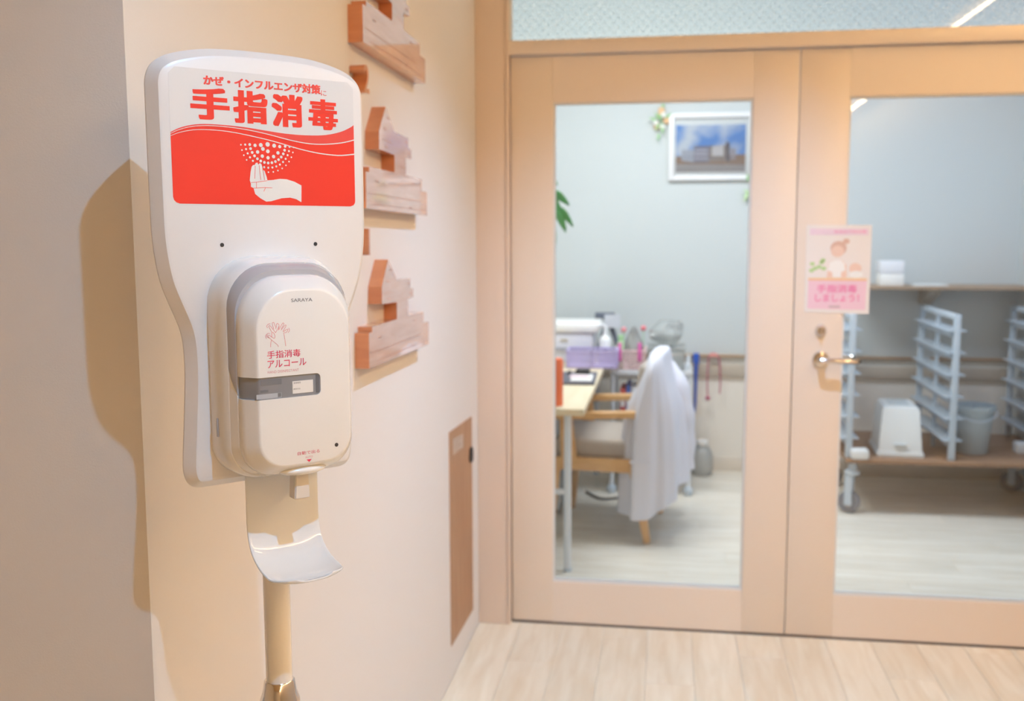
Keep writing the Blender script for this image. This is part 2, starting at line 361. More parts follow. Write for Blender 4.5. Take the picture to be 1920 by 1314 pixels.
# sticker
stk = [(-.109, 1.446), (-.1035, 1.4405), (.1035, 1.4405), (.109, 1.446), (.109, 1.579), (.102, 1.586), (-.102, 1.586), (-.109, 1.579)]
sticker = prism('sticker', stk, -0.0002, 0.0, mat('sticker_white', (238, 236, 236), 0.3), board)
Tc = catmull([(-0.1090, 1.5172), (-0.0993, 1.5221), (-0.0863, 1.5259), (-0.0713, 1.5278), (-0.0503, 1.5279), (-0.027, 1.5269), (-0.0031, 1.5246), (0.0214, 1.5224), (0.0466, 1.5218), (0.0704, 1.5232), (0.0903, 1.5276), (0.1038, 1.5335), (0.109, 1.5370)], 3)
L1 = catmull([(-0.1090, 1.5157), (-0.0994, 1.5203), (-0.0845, 1.5245), (-0.0676, 1.5262), (-0.0465, 1.526), (-0.0231, 1.5241), (0.0009, 1.5205), (0.0254, 1.5157), (0.0464, 1.5128), (0.0636, 1.5123), (0.0811, 1.5137), (0.0967, 1.5162), (0.109, 1.5195)], 3)
L2 = catmull([(-0.1090, 1.5133), (-0.0995, 1.5172), (-0.0846, 1.5207), (-0.0677, 1.5218), (-0.0467, 1.5212), (-0.0233, 1.5183), (0.0006, 1.5143), (0.0169, 1.5109), (0.0377, 1.5061), (0.059, 1.5025), (0.0763, 1.5009), (0.0918, 1.5007), (0.109, 1.5028)], 3)
bm = bmesh.new()
def quadband(bm, P, Q, y):
    for i in range(len(P)-1):
        vs_ = [bm.verts.new((p[0], y, p[1])) for p in (P[i], P[i+1], Q[i+1], Q[i])]; bm.faces.new(vs_)
quadband(bm, Tc, L1, -0.0003)
from_bm('red_wave', bm, red2_m, sticker)
bm = bmesh.new(); quadband(bm, L1, L2, -0.0003)
rr = [(-.109, 1.449), (-.108, 1.4455), (-.1055, 1.443), (-.102, 1.4418), (.1025, 1.4412), (.1065, 1.4425), (.1085, 1.4450), (.109, 1.4475)]
f = bm.faces.new([bm.verts.new((x, -0.0003, z)) for x, z in L2[::-1]+rr]); f.normal_update(); bmesh.ops.triangulate(bm, faces=[f])
from_bm('red_panel', bm, red_m, sticker)
bm = bmesh.new(); n = len(L1)
stroke(bm, L1, [0.0005+0.0007*i/n for i in range(n)], -0.0005, -0.0004); stroke(bm, L2, [0.0005+0.0008*i/n for i in range(n)], -0.0005, -0.0004)
hand = [(0.0399, 1.4644), (0.0313, 1.4685), (0.0219, 1.471), (0.0136, 1.4713), (0.0053, 1.4698), (-0.0016, 1.4692), (-0.0023, 1.473), (-0.0046, 1.4796), (-0.0069, 1.4808), (-0.0072, 1.4842), (-0.008, 1.487), (-0.0099, 1.4883), (-0.0116, 1.4863), (-0.0129, 1.4886), (-0.0148, 1.4881), (-0.016, 1.4858), (-0.0179, 1.4857), (-0.0197, 1.4838), (-0.0211, 1.4781), (-0.0224, 1.4686), (-0.0212, 1.4649), (-0.0213, 1.4615), (-0.0183, 1.4602), (-0.0165, 1.4536), (-0.0106, 1.449), (-0.0036, 1.4453), (0.0025, 1.4459), (0.015, 1.4494), (0.0255, 1.4503), (0.0328, 1.4487), (0.0393, 1.4453)]
bm_prism(bm, hand, -0.0005, -0.0004)
dots = []
for k, (n_, r_, d_, sp) in enumerate(((3, 8.2, .0022, 45), (7, 15.4, .0020, 26), (15, 21.2, .0016, 12.2), (17, 26.5, .0012, 10.7), (17, 31.5, .0009, 10.7))):
    for i in range(n_):
        a = math.radians(-90+(i-(n_-1)/2)*sp); dots.append((r_*.001*math.cos(a), 1.5098+r_*.001*math.sin(a), d_))
dots += [(0, 1.5093, .0026), (.0078, 1.5082, .0023), (.0145, 1.5075, .0019), (-.0081, 1.5082, .0023), (-.0149, 1.5075, .0019)]
kept = []
for x, z, r in dots[::-1]:
    if any(math.hypot(x-a, z-b) < r+c+.0002 for a, b, c in kept): continue
    kept.append((x, z, r))
    if -0.024 < x < -0.006 and z < 1.489: continue
    bm.faces.new([bm.verts.new((x+r*math.cos(q*math.pi/6), -0.0005, z+r*math.sin(q*math.pi/6))) for q in range(12)])
from_bm('white_hand_and_dots', bm, paper_m, sticker)
bm = bmesh.new()
for q in ([(-0.0155, 1.4849), (-0.0166, 1.4707)], [(-0.0108, 1.4856), (-0.0103, 1.4784), (-0.0094, 1.4694)], [(-0.0069, 1.4808), (-0.0057, 1.4748), (-0.0049, 1.4695)], [(-0.0147, 1.4666), (-0.0149, 1.4605)], [(-0.0211, 1.4662), (-0.0147, 1.4668), (-0.0019, 1.4688)], [(-0.0183, 1.46), (-0.0052, 1.4611), (0.004, 1.4609)], [(-0.0042, 1.4607), (-0.0063, 1.4567)]):
    stroke(bm, q, 0.0005, -0.0007, -0.0006)
from_bm('hand_lines', bm, red2_m, sticker)
for ch, (x0, x1, z0, z1) in zip('手指消毒', ((-.0865, -.0428, 1.5325, 1.5667), (-.0388, .0015, 1.5312, 1.5668), (.0062, .0442, 1.5298, 1.5662), (.0508, .0885, 1.5292, 1.5640))):
    lettering('lettering', ch, x0, x1, z0, z1, -0.0004, red_m, sticker, bold=0.046 if ch == '毒' else 0.056)
lettering('lettering', 'かぜ・インフルエンザ対策', -.0713, .0671, 1.5693, 1.5800, -0.0004, red2_m, sticker, bold=0.05)
lettering('lettering', 'に', .0676, .0745, 1.5680, 1.5742, -0.0004, red2_m, sticker, bold=0.0)

# dispenser
def rr2(hw, z0, z1, rt_, rb, arch=0.004, n=9):
    P = []
    def corner(cx, cz, r, a0):
        for i in range(n+1):
            a = math.radians(a0+90*i/n); P.append((cx+r*math.cos(a), cz+r*math.sin(a)))
    corner(hw-rt_, z1-rt_, rt_, 0)
    for i in range(1, 6): P.append((hw-rt_-(2*(hw-rt_))*i/6, z1))
    corner(-hw+rt_, z1-rt_, rt_, 90)
    for i in range(1, 6): P.append((-hw, z1-rt_-(z1-z0-rt_-rb)*i/6))
    corner(-hw+rb, z0+rb, rb, 180)
    for i in range(1, 6): P.append((-hw+rb+2*(hw-rb)*i/6, z0))
    corner(hw-rb, z0+rb, rb, 270)
    for i in range(1, 6): P.append((hw, z0+rb+(z1-z0-rt_-rb)*i/6))
    zm = (z0+z1)/2
    return [(x, z+(arch*(1-(x/hw)**2) if z > z1-rt_*1.01 else 0)-(arch*0.5*(1-(x/hw)**2) if z < z0+rb*1.01 else 0)) for x, z in P]
bm = bmesh.new()
loft(bm, [(0.0, rr2(.0765, 1.139, 1.380, .048, .036)), (0.028, rr2(.0750, 1.139, 1.379, .048, .036)), (0.037, rr2(.0725, 1.140, 1.377, .047, .036)), (0.041, rr2(.0705, 1.142, 1.374, .046, .036))])
disp = from_bm('dispenser_case', bm, white_gloss, st, smooth=True, ang=35)
disp['label'] = 'white rear case of the dispenser'
bm = bmesh.new()
loft(bm, [(0.0405, rr2(.0703, 1.262, 1.3735, .045, .004, .004)), (0.049, rr2(.0690, 1.246, 1.3715, .045, .004, .004)), (0.0548, rr2(.0665, 1.235, 1.366, .045, .004, .004))])
sb = from_bm('smoked_band', bm, smoke_m, disp, smooth=True, ang=35); sb['label'] = 'smoky grey translucent band behind the cover'
bm = bmesh.new()
loft(bm, [(0.0405, rr2(.0705, 1.1425, 1.2625, .002, .036, 0)), (0.0545, rr2(.0664, 1.1455, 1.2355, .002, .035, 0))])
from_bm('lower_case', bm, white_gloss, disp, smooth=True, ang=35)
def cover_bm(d=0.0):
    bm = bmesh.new()
    S = [(0.0542, 0), (0.0610, 0.0), (0.0650, 0.0010), (0.0685, 0.0028), (0.0790, 0.0092), (0.0815, 0.0108), (0.0826, 0.0120), (0.0830, 0.0136)]
    loft(bm, [(o-(d if o > .06 else 0), rr2(.0655-d-q, 1.1465+d+q*1.05, 1.3605-d-q*1.25, .046-q*.55, .034-q*.5)) for o, q in S])
    return bm
cov = from_bm('front_cover', cover_bm(), white_gloss, disp, smooth=True, ang=35)
pan = from_bm('level_window', cover_bm(0.0013), window_m, disp, smooth=True, ang=35); pan['label'] = 'smoked grey level window in the cover'
def cutter(x1, z0, z1, r):
    P = [(-.1, z0), (x1-r, z0)]+[(x1-r+r*math.sin(a*math.pi/8), z0+r-r*math.cos(a*math.pi/8)) for a in range(1, 5)]+[(x1-r+r*math.cos(a*math.pi/8), z1-r+r*math.sin(a*math.pi/8)) for a in range(0, 4)]+[(x1-r, z1), (-.1, z1)]
    bm = bmesh.new(); bm_prism(bm, P, -0.12, -0.0545); return from_bm('cut', bm, white_gloss)
def boolean(o, cut, op):
    md = o.modifiers.new('b', 'BOOLEAN'); md.object = cut; md.operation = op; md.solver = 'EXACT'
    dg = bpy.context.evaluated_depsgraph_get(); dg.update()
    me = bpy.data.meshes.new_from_object(o.evaluated_get(dg)); o.modifiers.clear(); o.data = me
    me.materials.clear(); me.materials.append(white_gloss if op == 'DIFFERENCE' else window_m)
    me.polygons.foreach_set('use_smooth', [True]*len(me.polygons)); me.set_sharp_from_angle(angle=math.radians(30))
for o, op, dd in ((cov, 'DIFFERENCE', 0), (pan, 'INTERSECT', 0.0004)):
    st.matrix_world; ct = cutter(.0182+dd, 1.2328-dd, 1.2568+dd, .005); ct.parent = st; boolean(o, ct, op); bpy.data.objects.remove(ct)
yf = -0.0831; yw = -0.0819
box('window_label', -.0146, .0096, yw-0.0002, yw+0.0004, 1.2363, 1.2500, paper_m, pan)
lettering('lettering', '使用期限', -.0135, -.005, 1.2470, 1.2490, yw-0.0003, ink_grey, pan)
lettering('lettering', '開封日', -.0135, -.006, 1.2405, 1.2422, yw-0.0003, ink_grey, pan)
box('window_slot', .0132, .0168, yw-0.0002, yw+0.0004, 1.2352, 1.2550, mat('slot_dark', (112, 114, 120), 0.3), pan)
wd_ = mat('window_detail', (124, 127, 134), 0.3); wl_ = mat('window_pale', (186, 192, 202), 0.25)
box('window_detail', -.0505, -.0272, yw-0.0001, yw+0.0004, 1.2482, 1.2545, wd_, pan)
box('window_detail', -.0515, -.0425, yw-0.0001, yw+0.0004, 1.2408, 1.2436, wd_, pan)
box('window_bottle', -.0560, -.0275, yw-0.0001, yw+0.0004, 1.2338, 1.2390, wl_, pan)
box('window_detail', -.0318, -.0280, yw-0.0002, yw+0.0004, 1.2345, 1.2388, wd_, pan)
lettering('lettering', 'SARAYA', -.0139, .0108, 1.3361, 1.3398, yf, ink_grey, cov, bold=0.02)
lettering('lettering', '手指消毒', -.0431, -.0046, 1.2768, 1.2850, yf, ink_red, cov, bold=0.012)
lettering('lettering', 'アルコール', -.0429, .0018, 1.2667, 1.2748, yf, ink_red, cov, bold=0.012)
lettering('lettering', 'HAND DISINFECTANT', -.0430, -.0072, 1.2609, 1.2637, yf, ink_pale, cov)
lettering('lettering', '自動で出る', -.0114, .0150, 1.1678, 1.1717, yf, ink_red, cov)
lettering('lettering', 'AUTO', -.0024, .0065, 1.1634, 1.1655, yf, ink_pale, cov)
prism('red_triangle', [(-.0010, 1.1618), (.0052, 1.1618), (.0021, 1.1588)], yf-0.0001, yf+0.0002, ink_red, cov)
icon = [[(-0.0388, 1.2891), (-0.0384, 1.294), (-0.0377, 1.2964)], [(-0.0301, 1.2889), (-0.0305, 1.2906), (-0.0339, 1.2937), (-0.0377, 1.2969), (-0.0411, 1.3004), (-0.0415, 1.3016), (-0.0397, 1.3019), (-0.0372, 1.2997)], [(-0.0372, 1.2997), (-0.037, 1.3038), (-0.0353, 1.3046), (-0.0336, 1.3011), (-0.0342, 1.2983), (-0.0372, 1.2999)], [(-0.0366, 1.3046), (-0.0399, 1.3106), (-0.0398, 1.3118), (-0.0385, 1.3118), (-0.0331, 1.3048), (-0.0327, 1.3044)], [(-0.0347, 1.3082), (-0.0361, 1.3141), (-0.0354, 1.3153), (-0.0341, 1.3148), (-0.0321, 1.3081)], [(-0.0327, 1.3044), (-0.0285, 1.3112), (-0.0302, 1.3142), (-0.0315, 1.3126), (-0.0316, 1.3097)], [(-0.0285, 1.3112), (-0.0292, 1.3073)], [(-0.0293, 1.3067), (-0.0245, 1.3139), (-0.0231, 1.3138), (-0.0232, 1.3125), (-0.0264, 1.3077)], [(-0.0265, 1.3065), (-0.0219, 1.3116), (-0.0206, 1.3116), (-0.0211, 1.3099), (-0.0243, 1.3051)], [(-0.0239, 1.3047), (-0.0194, 1.3073), (-0.0185, 1.3064), (-0.0208, 1.3037), (-0.023, 1.3038)], [(-0.0235, 1.3038), (-0.0224, 1.2963), (-0.0215, 1.2891)],
        [(-0.0416, 1.3099), (-0.0424, 1.312), (-0.0406, 1.3139), (-0.0384, 1.3142)], [(-0.0186, 1.3035), (-0.0166, 1.3059), (-0.0176, 1.3085)], [(-0.0433, 1.2985), (-0.0441, 1.3014), (-0.0418, 1.304), (-0.0392, 1.3038)], [(-0.0404, 1.2990), (-0.0428, 1.3008), (-0.0420, 1.3028)]]
bm = bmesh.new()
for q in icon: stroke(bm, catmull(q, 3), 0.00035, yf-0.0001, yf+0.0002)
from_bm('hands_drawing', bm, mat('ink_rose', (226, 112, 120), 0.5), cov)
bm = bmesh.new(); bm_lathe(bm, [(0.0022, 0), (0.0022, 0.0005), (0.0014, 0.0007)], 16)
for v in bm.verts: v.co = Vector((.0357+v.co.x, yf+0.0003-v.co.z, 1.1738+v.co.y))
s_ = from_bm('sensor', bm, ink_dark, cov); s_['label'] = 'small dark round sensor'
bm = bmesh.new(); bmesh.ops.create_uvsphere(bm, u_segments=24, v_segments=12, radius=1)
for v in bm.verts: v.co = Vector((0.001+v.co.x*.029, -0.066+v.co.y*.0155, 1.1485+v.co.z*.0065))
from_bm('nozzle_lip', bm, white_gloss, disp, smooth=True)
bm = bmesh.new(); loft(bm, [(z, [(-w_, -0.008), (w_, -0.008), (w_, 0.008), (-w_, 0.008)]) for z, w_ in ((0, .0075), (1, .0092))])
for v in bm.verts: v.co = Vector((v.co.x, -0.060+v.co.z, 1.150+v.co.y*0.036))
bmesh.ops.bevel(bm, geom=list(bm.edges), offset=0.0012, segments=2, affect='EDGES')
from_bm('nozzle', bm, mat('nozzle_milky', (232, 226, 220), 0.3), disp, smooth=True)
box('side_latch', -.0770, -.0755, -0.020, -0.0165, 1.186, 1.207, smoke_m, disp, bev=0.0007)
# drip tray: one bent sheet
prof = catmull([(.0125, 1.165), (.0125, 1.13), (.0125, 1.095), (.0135, 1.074), (.018, 1.055), (.027, 1.040), (.043, 1.030), (.060, 1.0245), (.078, 1.023), (.0955, 1.0245)], 5)
bm = bmesh.new(); rows = []; NV = 20
tot = len(prof)
for i, (o_, z_) in enumerate(prof):
    hw = .0445
    e = (o_-.0655)/.030
    if e > 0: hw = .0225+.0220*math.sqrt(max(0, 1-min(1, e)**2.4))
    k = min(1, max(0, (1.09-z_)/.05))
    rows.append([bm.verts.new((hw*v, -(o_-0.002*k*abs(v)**4), z_+k*0.0075*abs(v)**3.0*(1-0.35*max(0, e))+0.0035*k*max(0, e)**2)) for v in [2*j/NV-1 for j in range(NV+1)]])
for a, b in zip(rows, rows[1:]):
    for j in range(NV): bm.faces.new((a[j], a[j+1], b[j+1], b[j]))
tr = from_bm('drip_tray', bm, tray_m, st, smooth=True, ang=None)
md = tr.modifiers.new('s', 'SOLIDIFY'); md.thickness = 0.0024; md.offset = 0
bv = tr.modifiers.new('b', 'BEVEL'); bv.width = 0.0009; bv.segments = 2; bv.limit_method = 'ANGLE'
K = 1.04      # true size of the head: all parts so far, scaled in the mesh
st.location = (U0[0]*K, U0[1]*K, 0)
for o_ in st.children_recursive:
    for v in o_.data.vertices: v.co = Vector((v.co.x*K, v.co.y*K, v.co.z*K+H_CAM*(1-K)))
def sz(prof): return [(r*K, z*K+H_CAM*(1-K)) for r, z in prof]
lathe('pole', sz([(0.0158, 0.86), (0.0158, 1.1215)]), pole_m, st, c=(0, .0135, 0))
box('mount_bracket', -.03, .03, -0.0105, 0.030, 1.1110, 1.160, pole_m, st, bev=0.003)
lathe('pole_collar', sz([(0.0168, 0.874), (0.0182, 0.8725), (0.0205, 0.858), (0.0240, 0.848), (0.0250, 0.830), (0.0245, 0.815), (0.019, 0.810)]), chrome, st, c=(0, .0135, 0))
lathe('lower_pole', [(0.0190, 0.02), (0.0190, 0.79)], chrome, st, c=(0, .0135, 0))
lathe('stand_base', [(0.150, 0.0005), (0.150, 0.012), (0.142, 0.020), (0.04, 0.030), (0.022, 0.042)], pole_m, st, c=(0, .0135, 0), n=40)

# ------------------------------------------------------------ wooden house plaques on the left wall
MW = Matrix(((0, -1, 0, -A), (1, 0, 0, 0), (0, 0, 1, 0), (0, 0, 0, 1)))     # x -> +Y along the wall, -y -> out of the wall (+X)
hz0 = 1.1377
HP = [(2.258, 1.3485), (2.331, 1.3000), (2.457, 1.2968), (2.456, 1.2740), (2.486, 1.2705), (2.486, 1.2490), (2.431, 1.2470), (2.430, 1.2065), (2.589, 1.2040), (2.590, 1.1755), (2.645, 1.1735), (2.645, 1.1130), (2.095, 1.1200), (2.096, 1.1965), (2.121, 1.1965), (2.121, 1.2080), (2.327, 1.2070), (2.328, 1.2470), (2.201, 1.2510), (2.203, 1.2900)]
cx = 2.37
for k, lab in enumerate(('wooden house-shaped wall plaque, lowest of three, below right of the sign board', 'wooden house-shaped wall plaque, middle of three, beside the red panel of the sign board', 'wooden house-shaped wall plaque, highest of three, cut by the top of the photo')):
    dz = 0.340*k
    t = thing('house_plaque', lab, 'wall plaque', (-A, cx, 1.11+dz), 0, 'wooden house plaques on the left wall')
    Ml = Matrix(((0, -1, 0, 0), (1, 0, 0, 0), (0, 0, 1, 0), (0, 0, 0, 1)))
    pts = [(x-cx, z-1.11) for x, z in HP]
    bm = bmesh.new(); bm_prism(bm, pts, -0.032, 0.0, Ml); hb = from_bm('plaque_body', bm, orange_wood, t); hb.data.materials.append(front_sheen_wood)
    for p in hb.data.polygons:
        if p.normal.x > 0.9: p.material_index = 1  # faces turned to the corridor take the wood with painted sheen
    bm = bmesh.new()
    for (a, b, z) in ((-.26, .2, .042), (-.22, .26, .020), (.0, .05, .115), (-.15, -.06, .165)):
        stroke(bm, [(a, z), (b, z-.004)], 0.0012, -0.0324, -0.0319)
    for (a, z) in ((-.10, .215), (-.13, .19), (.06, .175), (.08, .15), (.12, .08), (-.12, .15), (.09, .02), (-.2, .07)):
        stroke(bm, [(a, z), (a+.022, z-.001)], 0.003, -0.0324, -0.0319)
    for v in bm.verts: v.co = Ml @ v.co
    from_bm('engraved_lines', bm, mat('engraving', (176, 130, 112), 0.6), t)
for s, y1, z0, z1, lab in (('2', 2.135, 1.700, 1.757, 'wooden number 2 fixed on the wall above the middle house plaque'), ('1', 2.118, 1.362, 1.418, 'wooden number 1 on the wall behind the right edge of the sign board')):
    cu = bpy.data.curves.new('n', 'FONT'); cu.body = s; cu.offset = 0.012; cu.extrude = 0.016; cu.resolution_u = 6
    to = bpy.data.objects.new('n', cu); COL.objects.link(to); dg = bpy.context.evaluated_depsgraph_get()
    me = bpy.data.meshes.new_from_object(to.evaluated_get(dg)); bpy.data.objects.remove(to)
    xs = [v.co.x for v in me.vertices]; ys = [v.co.y for v in me.vertices]; k = (z1-z0)/(max(ys)-min(ys))
    zs = max(abs(v.co.z) for v in me.vertices)
    for v in me.vertices: v.co = Vector((0.016+v.co.z/zs*0.016, (v.co.x-max(xs))*k, (v.co.y-min(ys))*k))
    me.materials.clear(); tag(link('number_plaque', me, orange_wood, loc=(-A, y1, z0)), lab, 'number')

# flush wooden access panel
pn = thing('access_panel', 'flush brown wooden access panel low on the left wall near the doors', 'wall panel', (-A, 3.2, 0.1))
Mp = Matrix(((0, -1, 0, 0), (1, 0, 0, -3.2), (0, 0, 1, -0.1), (0, 0, 0, 1)))
prism('panel_door', [(3.03, .112), (3.39, .098), (3.39, .782), (3.03, .797)], -0.003, 0.0, brown_wood, pn, M=Mp)
prism('panel_label', [(3.08, .715), (3.235, .708), (3.235, .753), (3.08, .765)], -0.0036, -0.003, mat('label_grey', (206, 190, 176), 0.5), pn, M=Mp)
bm = bmesh.new()
for i in range(4): stroke(bm, [(3.095, .755-i*.011), (3.20-0.02*(i % 2), .748-i*.011)], 0.003, -0.0040, -0.0036)
for v in bm.verts: v.co = Mp @ v.co
from_bm('label_lines', bm, mat('label_ink', (176, 150, 132), 0.5), pn)
prism('finger_pull', [(3.335, .645), (3.345, .632), (3.375, .632), (3.38, .645), (3.378, .670), (3.362, .682), (3.342, .676)], -0.010, -0.003, black_m, pn, M=Mp)

# poster on the right door
ps = thing('door_poster', 'small pink and white hand hygiene poster taped across the stile and glass of right door', 'poster', (0.56, B, 1.135))
px, pz = 0.56, 1.135
Md = Matrix.Translation((-px, -B, -pz))
def pp(nm, pts, y, mt): return prism(nm, pts, B-y-0.0003, B-y, mt, sheet_parent, M=Md)
sheet_parent = ps
sheet = prism('paper_sheet', [(.4565, 1.1375), (.6655, 1.1335), (.6655, 1.4285), (.4560, 1.4295)], B-0.0012, B-0.0003, mat('poster_paper', (244, 238, 234), 0.5), ps, M=Md)
sheet_parent = sheet
pp('pink_panel', [(.466, 1.150), (.653, 1.147), (.655, 1.246), (.467, 1.247)], .0013, mat('poster_pink', (247, 212, 226), 0.5))
pp('orange_line', [(.466, 1.2455), (.655, 1.2445), (.655, 1.2515), (.466, 1.2525)], .0016, mat('poster_orange', (246, 206, 160), 0.5))
pp('top_band', [(.467, 1.396), (.655, 1.395), (.655, 1.4165), (.467, 1.4175)], .0013, mat('poster_lilac', (244, 222, 234), 0.5))
hot = mat('poster_magenta', (244, 140, 188), 0.5)
lettering('lettering', '手指消毒', .495, .625, 1.204, 1.231, B-0.0018, hot, sheet, bold=0.03, M=Md)
lettering('lettering', 'しましょう！', .490, .632, 1.174, 1.199, B-0.0018, hot, sheet, bold=0.03, M=Md)
lettering('lettering', '感染症予防対策', .545, .648, 1.402, 1.411, B-0.0018, hot, sheet, M=Md)
bm = bmesh.new(); stroke(bm, [(.535, 1.157), (.572, 1.157)], .006, B-.0018, B-.0015)
for v in bm.verts: v.co = Md @ v.co
from_bm('small_print', bm, mat('poster_grey', (206, 186, 190), 0.5), sheet)
def circ(cx_, cz_, rx, rz_, n=18): return [(cx_+rx*math.cos(2*math.pi*i/n), cz_+rz_*math.sin(2*math.pi*i/n)) for i in range(n)]
skin = mat('poster_skin', (246, 216, 200), 0.5); hair_p = mat('poster_hair', (228, 192, 174), 0.5); leaf_p = mat('poster_green', (192, 224, 160), 0.5); shirt_p = mat('poster_shirt', (250, 250, 248), 0.5)
pp('drawn_hair', circ(.561, 1.352, .026, .024), .0013, hair_p); pp('drawn_bun', circ(.585, 1.375, .011, .009), .0016, hair_p)
pp('drawn_face', circ(.558, 1.342, .021, .019), .0019, skin)
pp('drawn_body', [(.525, 1.2535), (.532, 1.295), (.545, 1.312), (.572, 1.312), (.588, 1.295), (.59, 1.2535)], .0013, skin)
pp('drawn_shirt', [(.529, 1.278), (.535, 1.302), (.547, 1.312), (.570, 1.312), (.582, 1.300), (.585, 1.278), (.572, 1.272), (.572, 1.255), (.545, 1.255), (.543, 1.272)], .0016, shirt_p)
pp('drawn_child', circ(.617, 1.285, .020, .018), .0013, skin); pp('drawn_child_shirt', circ(.620, 1.265, .022, .012), .0016, shirt_p)
for i, (a, b) in enumerate(((.478, 1.30), (.487, 1.285), (.508, 1.305), (.500, 1.29), (.515, 1.285), (.476, 1.278), (.512, 1.312))):
    pp('drawn_leaf', circ(a, b, .0085, .0065, 8), .0013, leaf_p)

# ------------------------------------------------------------ back room, left door
wm = mat('desk_white_metal', (226, 230, 236), 0.35)
desk = thing('desk', 'pale wood topped desk with white tube legs behind left door glass', 'desk', (-0.8, 5.0, 0))
def D(o): o.location = (o.location[0]+0.8, o.location[1]-5.0, o.location[2]); return o
D(box('desk_top', -1.35, -0.325, 4.045, 5.93, 0.672, 0.70, wood('desk_maple', (232, 214, 180), (240, 224, 194), (8, 1, 8)), desk, bev=0.003))
for x, y in ((-0.398, 4.125), (-0.398, 5.85), (-1.28, 4.125), (-1.28, 5.85)):
    D(tube('desk_leg', [(x, y, 0.012), (x, y, 0.672)], 0.0155, wm, desk, n=14)); D(lathe('foot_cap', [(0.018, 0.0005), (0.018, 0.014)], steel, desk, c=(x, y, 0)))
D(tube('cross_bar', [(-1.28, 4.125, 0.338), (-0.398, 4.125, 0.338)], 0.012, wm, desk)); D(tube('side_bar', [(-0.398, 4.125, 0.658), (-0.398, 5.85, 0.658)], 0.010, wm, desk))
# on the desk
tag(lathe('canister', [(0.030, 0), (0.032, 0.006), (0.032, 0.185), (0.028, 0.194), (0.012, 0.196)], mat('orange_plastic', (255, 128, 84), 0.4), None, n=24, loc=(-0.450, 4.13, 0.7005)), 'tall orange plastic canister on the near end of the desk', 'canister')
tr_ = thing('desk_folder', 'dark open binder lying flat on the desk with pale papers', 'binder', (-0.42, 4.88, 0.7005), 0.03)
box('binder_cover', -.115, .085, -.19, .19, 0, .012, mat('binder_dark', (92, 94, 108), 0.5), tr_, bev=.003)
box('paper_sheet', -.03, .07, -.15, .06, .0125, .016, paper_m, tr_); box('pink_sheet', -.04, .05, -.06, .02, .0162, .019, mat('pale_pink', (232, 206, 214), 0.5), tr_); box('pen', -.06, -.045, .08, .16, .0125, .022, black_m, tr_, bev=.003)
box('phone', -.02, .05, .09, .17, .0125, .03, black_m, tr_, bev=.004)
def basket(name, label, loc, sx, sy, h, col, group=None, handles=None, rz=0):
    t = thing(name, label, 'basket', loc, rz, group); mm = mat(name+'_'+str(col), col, 0.5)
    bm = bmesh.new(); tp, th = 1.0, 0.002
    bm_box(bm, -sx/2, sx/2, -sy/2, sy/2, 0, 0.003)
    n = int(sx/0.011); m_ = int(sy/0.011); nz = max(3, int(h/0.013))
    for i in range(n+1):
        x = -sx/2+sx*i/n
        for y in (-sy/2, sy/2): bm_box(bm, x-.0022, x+.0022, y-th/2, y+th/2, 0.003, h)
    for i in range(1, m_):
        y = -sy/2+sy*i/m_
        for x in (-sx/2, sx/2): bm_box(bm, x-th/2, x+th/2, y-.0022, y+.0022, 0.003, h)
    o = from_bm('basket_mesh', bm, mm, t); o['kind'] = 'stuff'
    for j in range(nz+1):
        z = h*j/nz; b = 0.0022 if j < nz else 0.005
        bm = bmesh.new()
        for y in (-sy/2, sy/2): bm_box(bm, -sx/2, sx/2, y-b*0.9, y+b*0.9, z-b, z+b)
        for x in (-sx/2, sx/2): bm_box(bm, x-b*0.9, x+b*0.9, -sy/2, sy/2, z-b, z+b)
        from_bm('basket_band' if j < nz else 'basket_rim', bm, mm, t)
    if handles:
        for x in handles: box('handle_clip', x-.010, x+.010, -sy/2-.006, -sy/2-.002, h-.055, h+.045, mat('magenta_plastic', (232, 110, 186), 0.4), t, bev=.002)
    return t
lav = (196, 184, 226)
basket('lavender_basket', 'lavender mesh basket on the desk, left of the pair', (-0.452, 5.36, 0.7045), .128, .16, .085, lav, 'lavender baskets on the desk')
basket('lavender_basket', 'lavender mesh basket on the desk, right of the pair beside the cart', (-0.316-.004, 5.36, 0.7045), .130, .16, .085, lav, 'lavender baskets on the desk')
pr = thing('printer', 'white printer with pale flat lid at the back of the desk', 'printer', (-0.53, 5.66, 0.7005))
box('printer_body', -.20, .135, -.17, .17, 0, .165, mat('printer_grey', (222, 222, 232), 0.4), pr, bev=.012)
box('printer_lid', -.21, .165, -.18, .18, .166, .214, paper_m, pr, bev=.010); box('printer_slot', -.10, .10, -.178, -.171, .07, .085, mat('printer_slot_grey', (170, 172, 184), 0.5), pr); box('printer_badge', -.04, .0, -.174, -.171, .12, .13, mat('printer_badge', (190, 180, 160), 0.5), pr)  # slot is a darker grey strip on the body front
pb = thing('pump_bottle', 'white pump bottle standing between the printer and the lavender baskets', 'bottle', (-0.328, 5.479, 0.7005))
lathe('bottle_body', [(0.030, 0), (0.033, 0.01), (0.033, 0.12), (0.026, 0.145), (0.012, 0.155), (0.012, 0.165)], mat('bottle_white', (240, 241, 244), 0.35), pb, n=20)
tube('pump_head', [(0, 0, .165), (0, 0, .205), (-.02, -.01, .212), (-.045, -.018, .205)], [.011, .009, .010, .007], mat('bottle_white', (240, 241, 244)), pb)
sd = thing('document_stand', 'dark grey angled document stand behind the white pump bottle', 'stand', (-0.326, 5.885, 0.7005))
dk = mat('slate_plastic', (104, 112, 128), 0.45)
tube('stand_leg', [(-.075, 0, 0.005), (-.01, .02, .21)], .013, dk, sd); tube('stand_leg', [(.065, 0, 0.005), (-.01, .02, .21)], .015, dk, sd)
